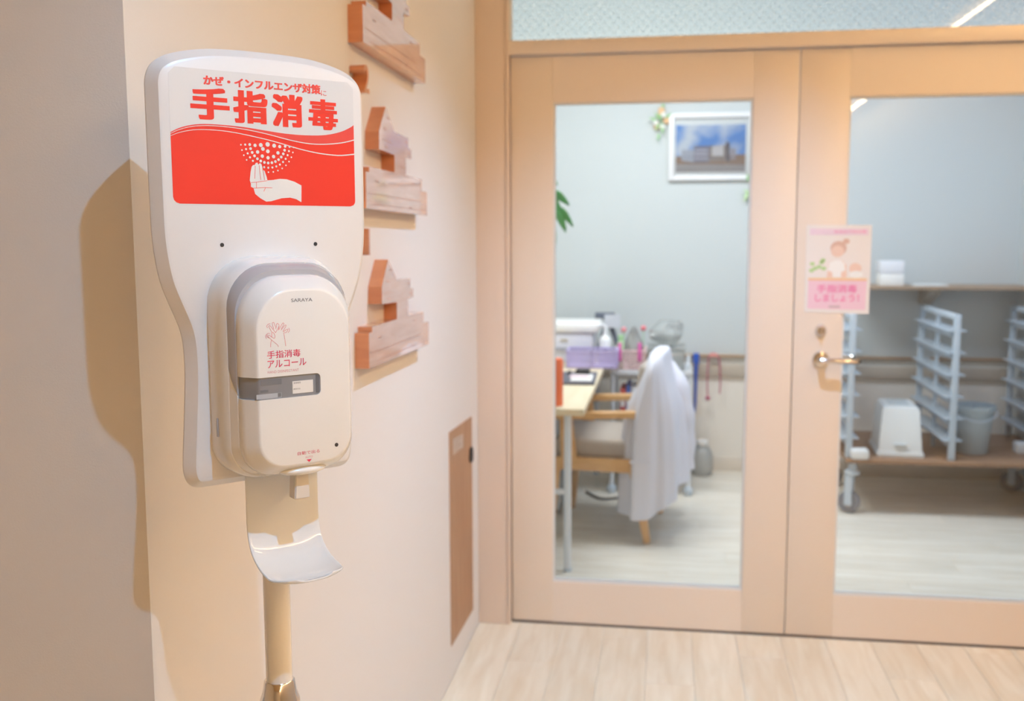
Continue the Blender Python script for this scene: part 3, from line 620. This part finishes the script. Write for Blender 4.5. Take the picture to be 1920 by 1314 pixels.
box('stand_plate', -.085, .03, -.02, .03, .205, .245, dk, sd, bev=.004); box('paper_clip_board', -.03, .06, -.03, -.02, .16, .235, mat('board_pale', (214, 218, 228), 0.5), sd)
# white cart with shelves
ct = thing('utility_cart', 'white three tier metal cart against the back wall beside the desk', 'cart', (-0.08, 5.68, 0))
for x in (-.205, .205):
    for y in (-.24, .24):
        tube('cart_post', [(x, y, 0.05), (x, y, 0.70)], .012, wm, ct); lathe('caster', [(0.02, 0.0005), (0.024, .01), (0.024, .035), (0.014, .05)], steel, ct, c=(x, y, 0), n=12)
for z in (.655, .42, .16):
    box('cart_shelf', -.217, .217, -.252, .252, z-.012, z, wm, ct, bev=.003); box('shelf_lip', -.217, .217, -.256, -.250, z, z+.022, wm, ct)
basket('pink_basket', 'pale pink mesh basket with magenta handle clips on the white cart', (-0.192, 5.55, 0.6605), .16, .2, .115, (240, 208, 208), None, handles=(-.055, .05))
clear = glass('clear_plastic', tint=(0.97, 0.98, 0.98), rough=0.15, milky=0.55, strength=1.3)
def crumple(name, lab, cat, loc, sx, sy, sz, mt, sd_, amp=0.18, flat=False):
    rnd = random.Random(sd_); bm = bmesh.new(); bmesh.ops.create_icosphere(bm, subdivisions=3, radius=1)
    k = [(Vector((rnd.uniform(-1, 1), rnd.uniform(-1, 1), rnd.uniform(-1, 1))).normalized(), rnd.uniform(3, 7), rnd.uniform(0, 6)) for _ in range(6)]
    for v in bm.verts:
        d = sum(math.sin(v.co.dot(a)*f_+p) for a, f_, p in k)/3; q = v.co*(1+amp*d)
        v.co = Vector((q.x*sx, q.y*sy, max(-0.98 if flat else -2, q.z)*sz+sz*0.98))
    return tag(from_bm(name, bm, mt, None, smooth=True, ang=25, loc=loc), lab, cat)
crumple('plastic_bag', 'clear crumpled plastic bag sticking out of the pink basket', 'bag', (-0.178, 5.565, 0.668), .050, .062, .115, clear, 4)
tag(lathe('green_cap_bottle', [(0.018, 0), (0.018, .15), (0.012, .16), (0.014, .162), (0.014, .19)], mat('leaf_green', (178, 222, 168), 0.4), None, n=14, loc=(-0.245, 5.475, 0.668)), 'small pale green bottle in the front of the pink basket', 'bottle')
for (x, y, z, c_, lab) in ((-.235, 5.62, .873, (236, 150, 160), 'small pink artificial flower above the pink basket, left one'), (-.128, 5.62, .882, (240, 130, 140), 'small red artificial flower above the pink basket, right one')):
    t = thing('paper_flower', lab, 'flower', (x, y, .668), 0, 'paper flowers in the pink basket')
    tube('stem', [(0, 0, 0), (0, 0, z-.668)], .0025, mat('leaf_green', (178, 222, 168)), t, n=6)
    bm = bmesh.new(); bmesh.ops.create_icosphere(bm, subdivisions=2, radius=.016, matrix=Matrix.Translation((0, 0, z-.668)))
    from_bm('blossom', bm, mat('flower_'+str(c_), c_, 0.5), t, smooth=True)
cb = thing('clear_box', 'clear plastic storage box on the right half of the cart top', 'box', (-0.002, 5.62, 0.6605))
bm = bmesh.new(); bm_box(bm, -.098, .098, -.13, .13, 0, .115, .012); from_bm('box_body', bm, clear, cb, smooth=True)
box('box_lid', -.103, .103, -.135, .135, .115, .128, clear, cb, bev=.004)
box('box_contents', -.085, .085, -.115, .115, .004, .05, mat('pale_aqua', (206, 222, 224), 0.6), cb, bev=.01)
crumple('film_bundle', 'bundle of crumpled clear film lying on top of the clear box', 'bag', (-0.002, 5.62, 0.7895), .085, .10, .07, clear, 9, 0.2, True)
bk = [((214, 90, 96), .030, .15), ((90, 120, 196), .024, .17), ((226, 226, 232), .035, .16), ((150, 176, 214), .022, .14)]
x = -0.245
for i, (c_, w_, h_) in enumerate(bk):
    t = thing('file_folder', ('red file folder standing on the middle shelf of the cart', 'dark blue file folder beside the red one on the cart', 'thick white file folder on the middle shelf of the cart', 'thin light blue file folder, last in the row on the cart')[i], 'folder', (x+w_/2, 5.56, 0.4205), 0, 'folders on the middle shelf of the cart')
    box('folder_cover', -w_/2+.001, w_/2-.001, -.105, .105, 0, h_, mat('folder%d' % i, c_, 0.5), t, bev=.002); box('spine_label', -w_/3, w_/3, -.1062, -.105, h_*.35, h_*.75, paper_m, t)
    x += w_+.002
x = -0.26
for i, c_ in enumerate(((120, 84, 84), (70, 66, 72), (196, 190, 188), (60, 60, 66))):
    tag(box('storage_file', -.017, .017, -.1, .1, 0, .15, mat('sfile%d' % i, c_, 0.5), None, bev=.002, loc=(x, 5.56, 0.1605)), ('brown file on the lowest cart shelf', 'charcoal file next to the brown one on the lowest cart shelf', 'pale grey file on the lowest cart shelf', 'black file, rightmost on the lowest cart shelf')[i], 'file', 'files on the lowest shelf of the cart'); x += .036

# armchair
ch = thing('armchair', 'low wooden armchair with taupe seat cushion, white coat over its back', 'chair', (-0.272, 4.842, 0), math.radians(-6))
def rod(nm, a, b, w0, w1, mt, par, d=None):
    bm = bmesh.new(); a, b = Vector(a), Vector(b); d_ = (b-a).normalized(); x_ = Vector((0, 1, 0)); y_ = d_.cross(x_).normalized(); x_ = y_.cross(d_)
    rg = [[bm.verts.new(p+x_*sx*(d or w_)/2+y_*sy*w_/2) for sx, sy in ((-1, -1), (1, -1), (1, 1), (-1, 1))] for p, w_ in ((a, w0), (b, w1))]
    for k in range(4): bm.faces.new((rg[0][k], rg[0][(k+1) % 4], rg[1][(k+1) % 4], rg[1][k]))
    bm.faces.new(rg[0][::-1]); bm.faces.new(rg[1]); bmesh.ops.bevel(bm, geom=list(bm.edges), offset=.003, segments=1, affect='EDGES')
    return from_bm(nm, bm, mt, par, smooth=True)
for s in (-1, 1):
    y = .26*s
    rod('leg', (-.225, y, 0.001), (-.20, y, .34), .028, .042, chair_wood, ch, .035)
    rod('leg', (.225, y, 0.001), (.16, y, .36), .030, .05, chair_wood, ch, .035)
    rod('arm_support', (-.135, y, .34), (-.155, y, .575), .075, .055, chair_wood, ch, .03)
    rod('armrest', (-.20, y, .572), (.20, y, .592), .030, .030, chair_wood, ch, .05)
    rod('side_rail', (-.235, y, .352), (.20, y, .352), .06, .06, chair_wood, ch, .028)
    rod('back_post', (.165, y, .34), (.235, y, .80), .045, .032, chair_wood, ch, .03)
rod('front_rail', (-.215, -.25, .352), (-.215, .25, .352), .055, .055, chair_wood, ch, .03)
rod('back_rail', (.235, -.25, .79), (.235, .25, .79), .06, .06, chair_wood, ch, .03)
taupe = mat('taupe_fabric', (186, 176, 168), 0.85, bump=0.2, bscale=250)
box('seat_cushion', -.225, .165, -.238, .238, .375, .465, taupe, ch, bev=.025, seg=3)
box('back_cushion', -.04, .04, -.235, .235, 0, .36, taupe, ch, bev=.025, seg=3, M=Matrix.Translation((.16, 0, .455)) @ Matrix.Rotation(math.radians(9), 4, 'Y'))
# white coat over the chair back
cl = mat('coat_cotton', (226, 226, 238), 0.85, bump=0.1, bscale=300)
co = thing('white_coat', 'white lab coat draped over the back of the wooden armchair', 'coat', (-0.272, 4.842, 0), math.radians(-6))
bm = bmesh.new(); rings = []; N = 96
prf = [(.862, .020, .10, .245), (.860, .032, .17, .245), (.848, .038, .24, .244), (.818, .044, .283, .242), (.775, .058, .296, .238), (.72, .078, .298, .234), (.66, .102, .305, .23), (.60, .122, .308, .226), (.50, .136, .312, .224), (.40, .142, .315, .224), (.30, .144, .318, .224), (.21, .144, .32, .224), (.12, .145, .32, .224)]
for j, (z, hx, hy, cx_) in enumerate(prf):
    ring = []; t = j/(len(prf)-1)
    for k in range(N):
        a = 2*math.pi*k/N
        rp = 1+(0.03+0.10*t)*math.sin(a*7+0.6*math.sin(3*a)+t*1.3)*min(1, t*3)+0.03*t*math.sin(a*17+2)
        zz = z
        if z < .5: zz = z+(.5-z)/.38*(0.12*max(0, math.cos(a))**1.0+0.10*max(0, math.sin(a)))
        ring.append(bm.verts.new((cx_+hx*math.copysign(abs(math.cos(a))**.75, math.cos(a))*rp, hy*math.copysign(abs(math.sin(a))**.85, math.sin(a))*(1+(rp-1)*.5), zz)))
    rings.append(ring)
for a, b in zip(rings, rings[1:]):
    for k in range(N): bm.faces.new((a[k], a[(k+1) % N], b[(k+1) % N], b[k]))
bm.faces.new(rings[0])
o = from_bm('coat_body', bm, cl, co, smooth=True, ang=None); md = o.modifiers.new('s', 'SUBSURF'); md.levels = 1; md.render_levels = 1
bm = bmesh.new(); pts = catmull([(.26, .10, .78), (.315, .06, .70), (.345, .05, .55), (.352, .05, .40), (.348, .05, .29)], 4)
bm_tube(bm, pts, [.030+.028*math.sin(min(1, i/8)*1.5)+.004*math.sin(i*1.7) for i in range(len(pts))], 16); from_bm('sleeve', bm, cl, co, smooth=True)
box('pocket_flap', .02, .11, -.0, .004, 0, .012, cl, co, M=Matrix.Translation((.13, -.33, .38)) @ Matrix.Rotation(.1, 4, 'Z'))

# cable and bits under the desk
tag(tube('power_cable', catmull([(-.42, 5.40, .012), (-.33, 5.28, .008), (-.22, 5.33, .008), (-.12, 5.40, .008), (-.02, 5.33, .008)], 6), .007, black_m, n=8), 'black power cable lying on the floor behind the armchair', 'cable')
ds = thing('drawer_unit', 'pale blue grey drawer unit under the left part of the desk', 'drawer unit', (-0.72, 5.2, 0))
bl = mat('drawer_blue', (196, 210, 224), 0.5)
box('unit_body', -.2, .2, -.25, .25, .03, .60, bl, ds, bev=.004)
for k in range(3): dr = box('drawer', -.19, .19, -.262, -.25, .05+.18*k, .21+.18*k, mat('drawer_pale', (214, 222, 232), 0.45), ds, bev=.004); box('drawer_pull', -.05, .05, -.272, -.262, .12+.18*k, .135+.18*k, black_m, dr)
for sx in (-.17, .17): lathe('caster', [(.02, .0005), (.022, .028)], black_m, ds, c=(sx, -.2, 0), n=12); lathe('caster', [(.02, .0005), (.022, .028)], black_m, ds, c=(sx, .2, 0), n=12)

# things on and under the handrail
bs = thing('blue_wand', 'long thin blue plastic wand hanging from the handrail right of the cart', 'wand', (.166, 5.985, .34))
tube('wand_shaft', [(.0, 0, .0), (.002, 0, .08), (.004, 0, .31)], [.004, .009, .012], mat('cobalt_plastic', (40, 92, 190), 0.35), bs)
box('wand_hook', -.014, .022, -.012, .012, .305, .365, mat('cobalt_plastic', (40, 92, 190)), bs, bev=.006)
box('hook_arm', -.006, .012, .012, .052, .352, .362, mat('cobalt_plastic', (40, 92, 190)), bs)
cd = thing('hanging_rope', 'dark red cord looped over the handrail with a ball end', 'cord', (.262, 5.99, .43))
rc = mat('wine_cord', (186, 92, 120), 0.5)
tube('cord_loop', catmull([(-.022, 0, .02), (-.026, 0, .12), (-.022, 0, .23), (-.012, 0, .268), (.018, .005, .272), (.040, 0, .24), (.048, 0, .12), (.046, 0, .04)], 5), .0042, rc, cd, n=8)
bm = bmesh.new(); bmesh.ops.create_icosphere(bm, subdivisions=2, radius=.015, matrix=Matrix.Translation((-.021, 0, .012))); from_bm('ball_end', bm, rc, cd, smooth=True)
box('cord_tag', -.016, .03, -.005, .0, .255, .275, mat('coral_tag', (238, 160, 150), 0.5), cd, bev=.002)
jg = thing('clear_jug', 'translucent white plastic jug standing on the floor below the red cord', 'jug', (.212, 5.93, .0005))
lathe('jug_body', [(.052, 0), (.060, .008), (.064, .05), (.062, .12), (.046, .155), (.030, .165), (.030, .178)], glass('milky_plastic', tint=(.92, .93, .94), rough=.2, milky=.75), jg, n=24)
lathe('jug_cap', [(.032, .178), (.033, .20), (.028, .205)], paper_m, jg, n=20)
tube('wire_handle', catmull([(-.045, 0, .15), (-.03, .02, .26), (.0, .045, .33), (.03, .02, .26), (.045, 0, .15)], 4), .003, mat('pale_wire', (226, 220, 214), .5), jg, n=6)
# framed photograph and artificial flowers
pf = thing('framed_photo', 'white framed colour photo of a grey building under blue sky on back wall', 'picture', (.2155, YB, 1.70))
Mf = Matrix.Translation((-.2155, -YB, -1.70))
fm = mat('frame_white', (240, 240, 244), 0.3)
for q in ((-.004, .024, 1.70, 2.078), (.446, .474, 1.70, 2.078), (.024, .446, 1.70, 1.728), (.024, .446, 2.05, 2.078)):
    box('frame_bar', q[0], q[1], YB-.026, YB-.001, q[2], q[3], fm, pf, bev=.003, M=Mf)
box('mat_board', .024, .446, YB-.012, YB-.006, 1.728, 2.05, mat('mat_white', (244, 244, 248), 0.6), pf, M=Mf)
def sky_mat():
    m_ = bpy.data.materials.new('photo_sky'); m_.use_nodes = True; nt = m_.node_tree; b = nt.nodes['Principled BSDF']; b.inputs['Roughness'].default_value = .5
    tc = nt.nodes.new('ShaderNodeTexCoord'); n_ = nt.nodes.new('ShaderNodeTexNoise'); n_.inputs['Scale'].default_value = 7; cr = nt.nodes.new('ShaderNodeValToRGB')
    cr.color_ramp.elements[0].position = .42; cr.color_ramp.elements[0].color = (*lin((104, 156, 228)), 1); cr.color_ramp.elements[1].position = .62; cr.color_ramp.elements[1].color = (*lin((214, 220, 236)), 1)
    nt.links.new(tc.outputs['Object'], n_.inputs['Vector']); nt.links.new(n_.outputs['Fac'], cr.inputs['Fac']); nt.links.new(cr.outputs['Color'], b.inputs['Base Color']); return m_
phs = box('photo_print', .036, .427, YB-.0135, YB-.012, 1.747, 2.012, sky_mat(), pf, M=Mf)
def ph(nm, pts, d, c_): return prism(nm, pts, YB-.0135-d-.0003, YB-.0135-d, mat('photo_'+nm+str(c_), c_, .5), phs, M=Mf)
ph('printed_road', [(.036, 1.747), (.427, 1.747), (.427, 1.795), (.036, 1.795)], .0001, (170, 164, 172))
ph('printed_ground', [(.036, 1.793), (.427, 1.785), (.427, 1.843), (.036, 1.835)], .0003, (156, 128, 116))
ph('printed_wing', [(.068, 1.812), (.14, 1.80), (.14, 1.872), (.068, 1.872)], .0006, (176, 180, 200))
ph('printed_building', [(.138, 1.80), (.225, 1.80), (.225, 1.893), (.138, 1.893)], .0009, (138, 136, 158))
for z_ in (1.82, 1.842, 1.866): ph('printed_floor_band', [(.142, z_), (.218, z_), (.218, z_+.011), (.142, z_+.011)], .0012, (184, 182, 204))
ph('printed_block', [(.225, 1.808), (.318, 1.808), (.318, 1.897), (.225, 1.893)], .0009, (150, 138, 140)); ph('printed_white_wall', [(.240, 1.835), (.305, 1.835), (.305, 1.897), (.240, 1.890)], .0012, (212, 206, 214))
ph('printed_tower', [(.318, 1.802), (.343, 1.802), (.338, 1.907), (.318, 1.917)], .0009, (104, 100, 116)); ph('printed_annex', [(.343, 1.815), (.372, 1.815), (.372, 1.873), (.343, 1.880)], .0009, (168, 160, 176))
box('glazing', .024, .446, YB-.0185, YB-.0165, 1.728, 2.05, glass_m, pf, M=Mf)
def floral(label, loc, spec, seed):
    t = thing('flower_spray', label, 'flowers', loc); rnd = random.Random(seed)
    for (c_, n_, r_, rad) in spec:
        for i in range(n_):
            a = rnd.uniform(0, 6.28); q = rnd.uniform(.2, 1); p = Vector((math.cos(a)*q*rad*.75, -rnd.uniform(.01, .035), math.sin(a)*q*rad*1.25))
            bm = bmesh.new(); green = c_[1] > c_[0]
            if green:
                d_ = Vector((p.x, 0, p.z)).normalized(); s_ = Vector((-d_.z, 0, d_.x))
                P = [p-d_*r_, p-d_*r_*.2+s_*r_*.4, p+d_*r_*1.3+Vector((0, -.01, 0)), p-d_*r_*.2-s_*r_*.4]
                vv = [bm.verts.new(q_) for q_ in P]; ww = [bm.verts.new(q_+Vector((0, .003, 0))) for q_ in P]
                bm.faces.new(vv); bm.faces.new(ww[::-1])
                for k in range(4): bm.faces.new((vv[(k+1) % 4], vv[k], ww[k], ww[(k+1) % 4]))
                from_bm('leaf', bm, mat('petal'+str(c_), c_, .5), t)
            else:
                for k in range(5):
                    an = k*1.2566; bmesh.ops.create_icosphere(bm, subdivisions=1, radius=r_*.5, matrix=Matrix.Translation(p+Vector((math.cos(an)*r_*.5, 0, math.sin(an)*r_*.5))))
                from_bm('blossom', bm, mat('petal'+str(c_), c_, .5), t, smooth=True)
floral('spray of orange and white artificial flowers at upper left of picture frame', (-.052, YB, 2.035), [((244, 204, 160), 4, .022, .05), ((246, 246, 240), 3, .018, .05), ((160, 206, 150), 9, .022, .075)], 3)
floral('pale green leaf spray on the wall below right of the picture frame', (.452, YB, 1.63), [((206, 232, 180), 5, .022, .035), ((160, 206, 150), 7, .022, .07), ((238, 244, 224), 2, .015, .03)], 5)
# hanging plant whose leaves show at the left edge of the left glass
hp = thing('hanging_plant', 'green leafy plant hanging at left edge of left door glass', 'plant', (-.60, 4.6, 1.56))
lathe('plant_pot', [(.05, 0), (.075, .02), (.09, .12), (.085, .12), (.07, .06)], mat('pot_white', (232, 230, 226), .5), hp, n=24)
for a in range(3): tube('hanger_cord', [(.085*math.cos(a*2.1), .085*math.sin(a*2.1), .12), (0, 0, .5), (0, 0, ZB-1.56)], .003, mat('cord_beige', (220, 210, 196), .6), hp, n=6)
gl = mat('leaf_bright', (92, 172, 104), .45)
rnd = random.Random(11)
def leafmesh(p0, p1, wd_):
    bm = bmesh.new(); p0, p1 = Vector(p0), Vector(p1); d_ = p1-p0; s_ = d_.cross(Vector((0, 1, .2))).normalized(); rows_ = []
    for i in range(6):
        t_ = i/5; w_ = wd_*math.sin(math.pi*min(.97, t_*.9+.08))**.8; c_ = p0+d_*t_+Vector((0, -.01, .018))*math.sin(math.pi*t_)
        rows_.append([bm.verts.new(c_-s_*w_+Vector((0, -.004, 0))), bm.verts.new(c_), bm.verts.new(c_+s_*w_+Vector((0, -.004, 0)))])
    for a_, b_ in zip(rows_, rows_[1:]):
        for k in range(2): bm.faces.new((a_[k], a_[k+1], b_[k+1], b_[k]))
    o_ = from_bm('leaf', bm, gl, hp, smooth=True, ang=None); o_.modifiers.new('s', 'SOLIDIFY').thickness = .001
for p0, p1, w_ in (((.06, -.02, .08), (.112, -.03, .055), .012), ((.06, -.02, .02), (.165, -.04, -.035), .020), ((.07, -.03, .03), (.150, -.03, -.14), .015), ((.095, -.04, -.04), (.182, -.04, -.13), .017), ((.09, -.04, -.05), (.150, -.05, -.155), .016), ((.07, -.03, -.06), (.105, -.04, -.205), .016), ((.05, -.03, .0), (.08, -.05, -.16), .018)): leafmesh(p0, p1, w_)
for i in range(12):
    a = rnd.uniform(1.5, 5.5); r_ = rnd.uniform(.12, .2); leafmesh((.05*math.cos(a), .05*math.sin(a), .12), (r_*math.cos(a), r_*math.sin(a), rnd.uniform(-.05, .2)), .016)

# ------------------------------------------------------------ back room, right door
tro = thing('tray_trolley', 'grey steel tray rack trolley with wooden deck behind right door glass', 'trolley', (1.4, 5.55, 0))
T0 = Vector((-1.4, -5.55, 0)); MT = Matrix.Translation(T0)
box('deck', .890, 1.915, 5.17, 5.93, .262, .284, wood('deck_brown', (150, 116, 92), (168, 132, 106), (1, 8, 8)), tro, bev=.003, M=MT)
for X in (.905, 1.392, 1.868):
    for Y in (5.205, 5.90):
        box('upright', X-.015, X+.015, Y-.016, Y+.016, .284, 1.005, steel, tro, bev=.004, M=MT)
    box('top_bar', X-.014, X+.014, 5.221, 5.884, .978, 1.003, steel, tro, bev=.003, M=MT)
    for i in range(6):
        z = .925-.108*i
        sl = box('tray_slide', X-.045, X+.045, 5.19, 5.915, z-.003, z+.001, steel, tro, M=MT)
        box('slide_web', X-.020, X-.0165, 5.222, 5.884, z-.032, z-.004, steel, sl, M=MT); box('slide_web', X+.0165, X+.020, 5.222, 5.884, z-.032, z-.004, steel, sl, M=MT)
    box('center_post', X-.008, X+.008, 5.545, 5.565, .284, .99, steel, tro, M=MT)
tyre = mat('caster_grey', (132, 132, 140), .5)
for X, Y in ((.928, 5.21), (1.86, 5.21), (.928, 5.76), (1.87, 5.76)):
    cs = lathe('caster_plate', [(.030, .198), (.038, .203), (.038, .215), (.022, .222), (.018, .2615)], steel, tro, n=18, c=(X-1.4, Y-5.55, 0))
    cq = Matrix.Translation((X-1.4, Y-5.55, 0)) @ Matrix.Rotation(math.radians(68), 4, 'Z') @ Matrix.Translation((1.4-X, 5.55-Y, 0))
    bm = bmesh.new(); bm_lathe(bm, [(.030, -.018), (.050, -.017), (.056, -.008), (.056, .008), (.050, .017), (.030, .018)], 24)
    for v in bm.verts: v.co = cq @ Vector((X-1.4+v.co.z, Y-5.55+v.co.x+.012, .0565+v.co.y))
    from_bm('caster_wheel', bm, tyre, cs, smooth=True)
    for s in (-1, 1): box('caster_fork', X-.030 if s < 0 else X+.026, X-.026 if s < 0 else X+.030, Y-.006, Y+.030, .045, .20, steel, cs, M=cq @ MT)
    bm = bmesh.new(); bm_lathe(bm, [(.018, -.0195), (.022, -.019), (.022, .019), (.018, .0195)], 16)
    for v in bm.verts: v.co = cq @ Vector((X-1.4+v.co.z, Y-5.55+v.co.x+.012, .0565+v.co.y))
    from_bm('wheel_hub', bm, mat('hub_pale', (196, 190, 190), .4), cs, smooth=True)
for X, Y in ((.945, 5.175), (1.80, 5.45)):
    box('corner_bumper', X-.035, X+.05, Y-.03, Y+.05, .262 if Y > 5.3 else .285, .335, mat('bumper_white', (232, 232, 232), .5), tro, bev=.012, M=MT)
bn = thing('white_bin', 'white tapered plastic bin turned upside down on the trolley deck', 'bin', (1.172, 5.40, .2845), math.radians(-4))
bm = bmesh.new(); rg = []
for z, hx, hy in ((0, .112, .165), (.022, .112, .165), (.024, .104, .157), (.235, .088, .138), (.25, .078, .128)):
    rg.append([bm.verts.new((sx*hx, sy*hy, z)) for sx, sy in ((-1, -1), (1, -1), (1, 1), (-1, 1))])
for a, b in zip(rg, rg[1:]):
    for k in range(4): bm.faces.new((a[k], a[(k+1) % 4], b[(k+1) % 4], b[k]))
bm.faces.new(rg[0][::-1]); bm.faces.new(rg[-1]); bmesh.ops.bevel(bm, geom=list(bm.edges), offset=.004, segments=2, affect='EDGES')
from_bm('bin_body', bm, mat('bin_white', (236, 238, 238), .4), bn, smooth=True); box('bin_recess', -.05, .05, -.09, .09, .2495, .253, mat('bin_grey', (206, 212, 214), .5), bn, bev=.0015)  # recess and grip are a darker grey than the body
box('bin_grip', -.03, .03, -.168, -.150, .055, .068, mat('bin_grey', (206, 212, 214), .5), bn, bev=.003)
bu = thing('bucket', 'blue grey plastic bucket on the trolley deck right of the white bin', 'bucket', (1.545, 5.42, .2845))
lathe('bucket_body', [(.074, 0), (.078, .006), (.100, .225), (.108, .226), (.108, .246), (.101, .246), (.096, .22), (.07, .012)], mat('bucket_blue', (178, 192, 200), .35), bu, n=32)
tube('bucket_handle', catmull([(-.108, 0, .232), (-.09, -.075, .20), (0, -.118, .175), (.09, -.075, .20), (.108, 0, .232)], 5), .0035, steel, bu, n=8)
# wall shelf with bracket
ws = thing('wall_shelf', 'narrow brown edged wall shelf with one central bracket above the trolley', 'shelf', (1.45, YB, 1.09))
box('shelf_board', 1.0, 1.922, 5.76, 6.049, 1.092, 1.110, wood('shelf_taupe', (160, 136, 116), (176, 152, 130), (1, 8, 8)), ws, bev=.002, M=Matrix.Translation((-1.45, -YB, -1.09)))
prism('shelf_bracket', [(.0, 1.0), (.0, 1.0915), (-.25, 1.0915), (-.25, 1.075), (-.06, 1.0)], -.028, .028, mat('bracket_taupe', (176, 168, 158), .5), ws, M=Matrix(((0, 1, 0, 1.43-1.45), (1, 0, 0, -.001), (0, 0, 1, -1.09), (0, 0, 0, 1))))
db = thing('paper_dispenser', 'small white two part box standing on the wall shelf', 'box', (1.205, 5.86, 1.1105))
box('box_lower', -.062, .062, -.06, .06, 0, .066, paper_m, db, bev=.004); box('box_upper', -.062, .062, -.06, .06, .068, .135, mat('box_white', (238, 238, 244), .4), db, bev=.004)
tag(box('paper_stack', -.09, .09, -.08, .08, 0, .008, mat('sheet_grey', (226, 228, 228), .5), None, loc=(1.40, 5.87, 1.1105), rz=.1), 'thin stack of pale paper on the wall shelf beside white box', 'paper')
rs = thing('red_wall_tag', 'small red tag on the side wall at right edge of right glass', 'tag', (1.9245, 5.86, 1.25))
box('tag_plate', -.012, 0, -.05, .05, -.03, .08, mat('tag_red', (226, 96, 104), .4), rs, bev=.003); box('tag_label', -.0135, -.012, -.02, .02, 0, .04, mat('tag_pink', (240, 170, 174), .5), rs)

# ------------------------------------------------------------ corridor lamps (outside the frame, seen in reflections)
hm = mat('housing', (230, 226, 220), .5); led = mat('led_warm', (255, 220, 180), .5, emit=((1.0, .715, .385), 79.0)); led2 = mat('led_warm_cross', (255, 220, 180), .5, emit=((1.0, .715, .385), 79.0))
ls = thing('led_strip_light', 'warm LED strip along ceiling, mirrored in the right door glass and transom', 'lamp', (1.76, 1.0, ZC))
box('strip_housing', -.006, .006, -5.6, 2.40, -.012, -.0005, hm, ls); box('strip_diffuser', -.010, .010, -5.6, 2.40, -.020, -.0125, led, ls)
ls2 = thing('led_strip_light', 'short warm LED strip crossing the ceiling at right angles to the long one', 'lamp', (1.40, 1.3, ZC))
box('strip_housing', -.375, .375, -.006, .006, -.012, -.0005, hm, ls2); box('strip_diffuser', -.375, .375, -.010, .010, -.020, -.0125, led2, ls2)
for (x, y, z, tg, lab) in ((.273, .45, 2.42, (-.50, 1.25, .30), 'small white ceiling spotlight above the sanitizer stand'), (.38, 2.55, 2.64, (.12, 2.65, 0), 'small white ceiling spotlight in front of the doors')):
    d_ = (Vector(tg)-Vector((x, y, z))).normalized(); p = Vector((x, y, z))
    t = thing('spotlight', lab, 'lamp', (x, y, ZC)); o_ = Vector((x, y, ZC))
    tube('lamp_head', [p-d_*.008-o_, p-d_*.050-o_], .026, paper_m, t, n=20); tube('lamp_stem', [p-d_*.05-o_, Vector((p.x-d_.x*.05, p.y-d_.y*.05, ZC-.0005))-o_], .006, paper_m, t, n=8)
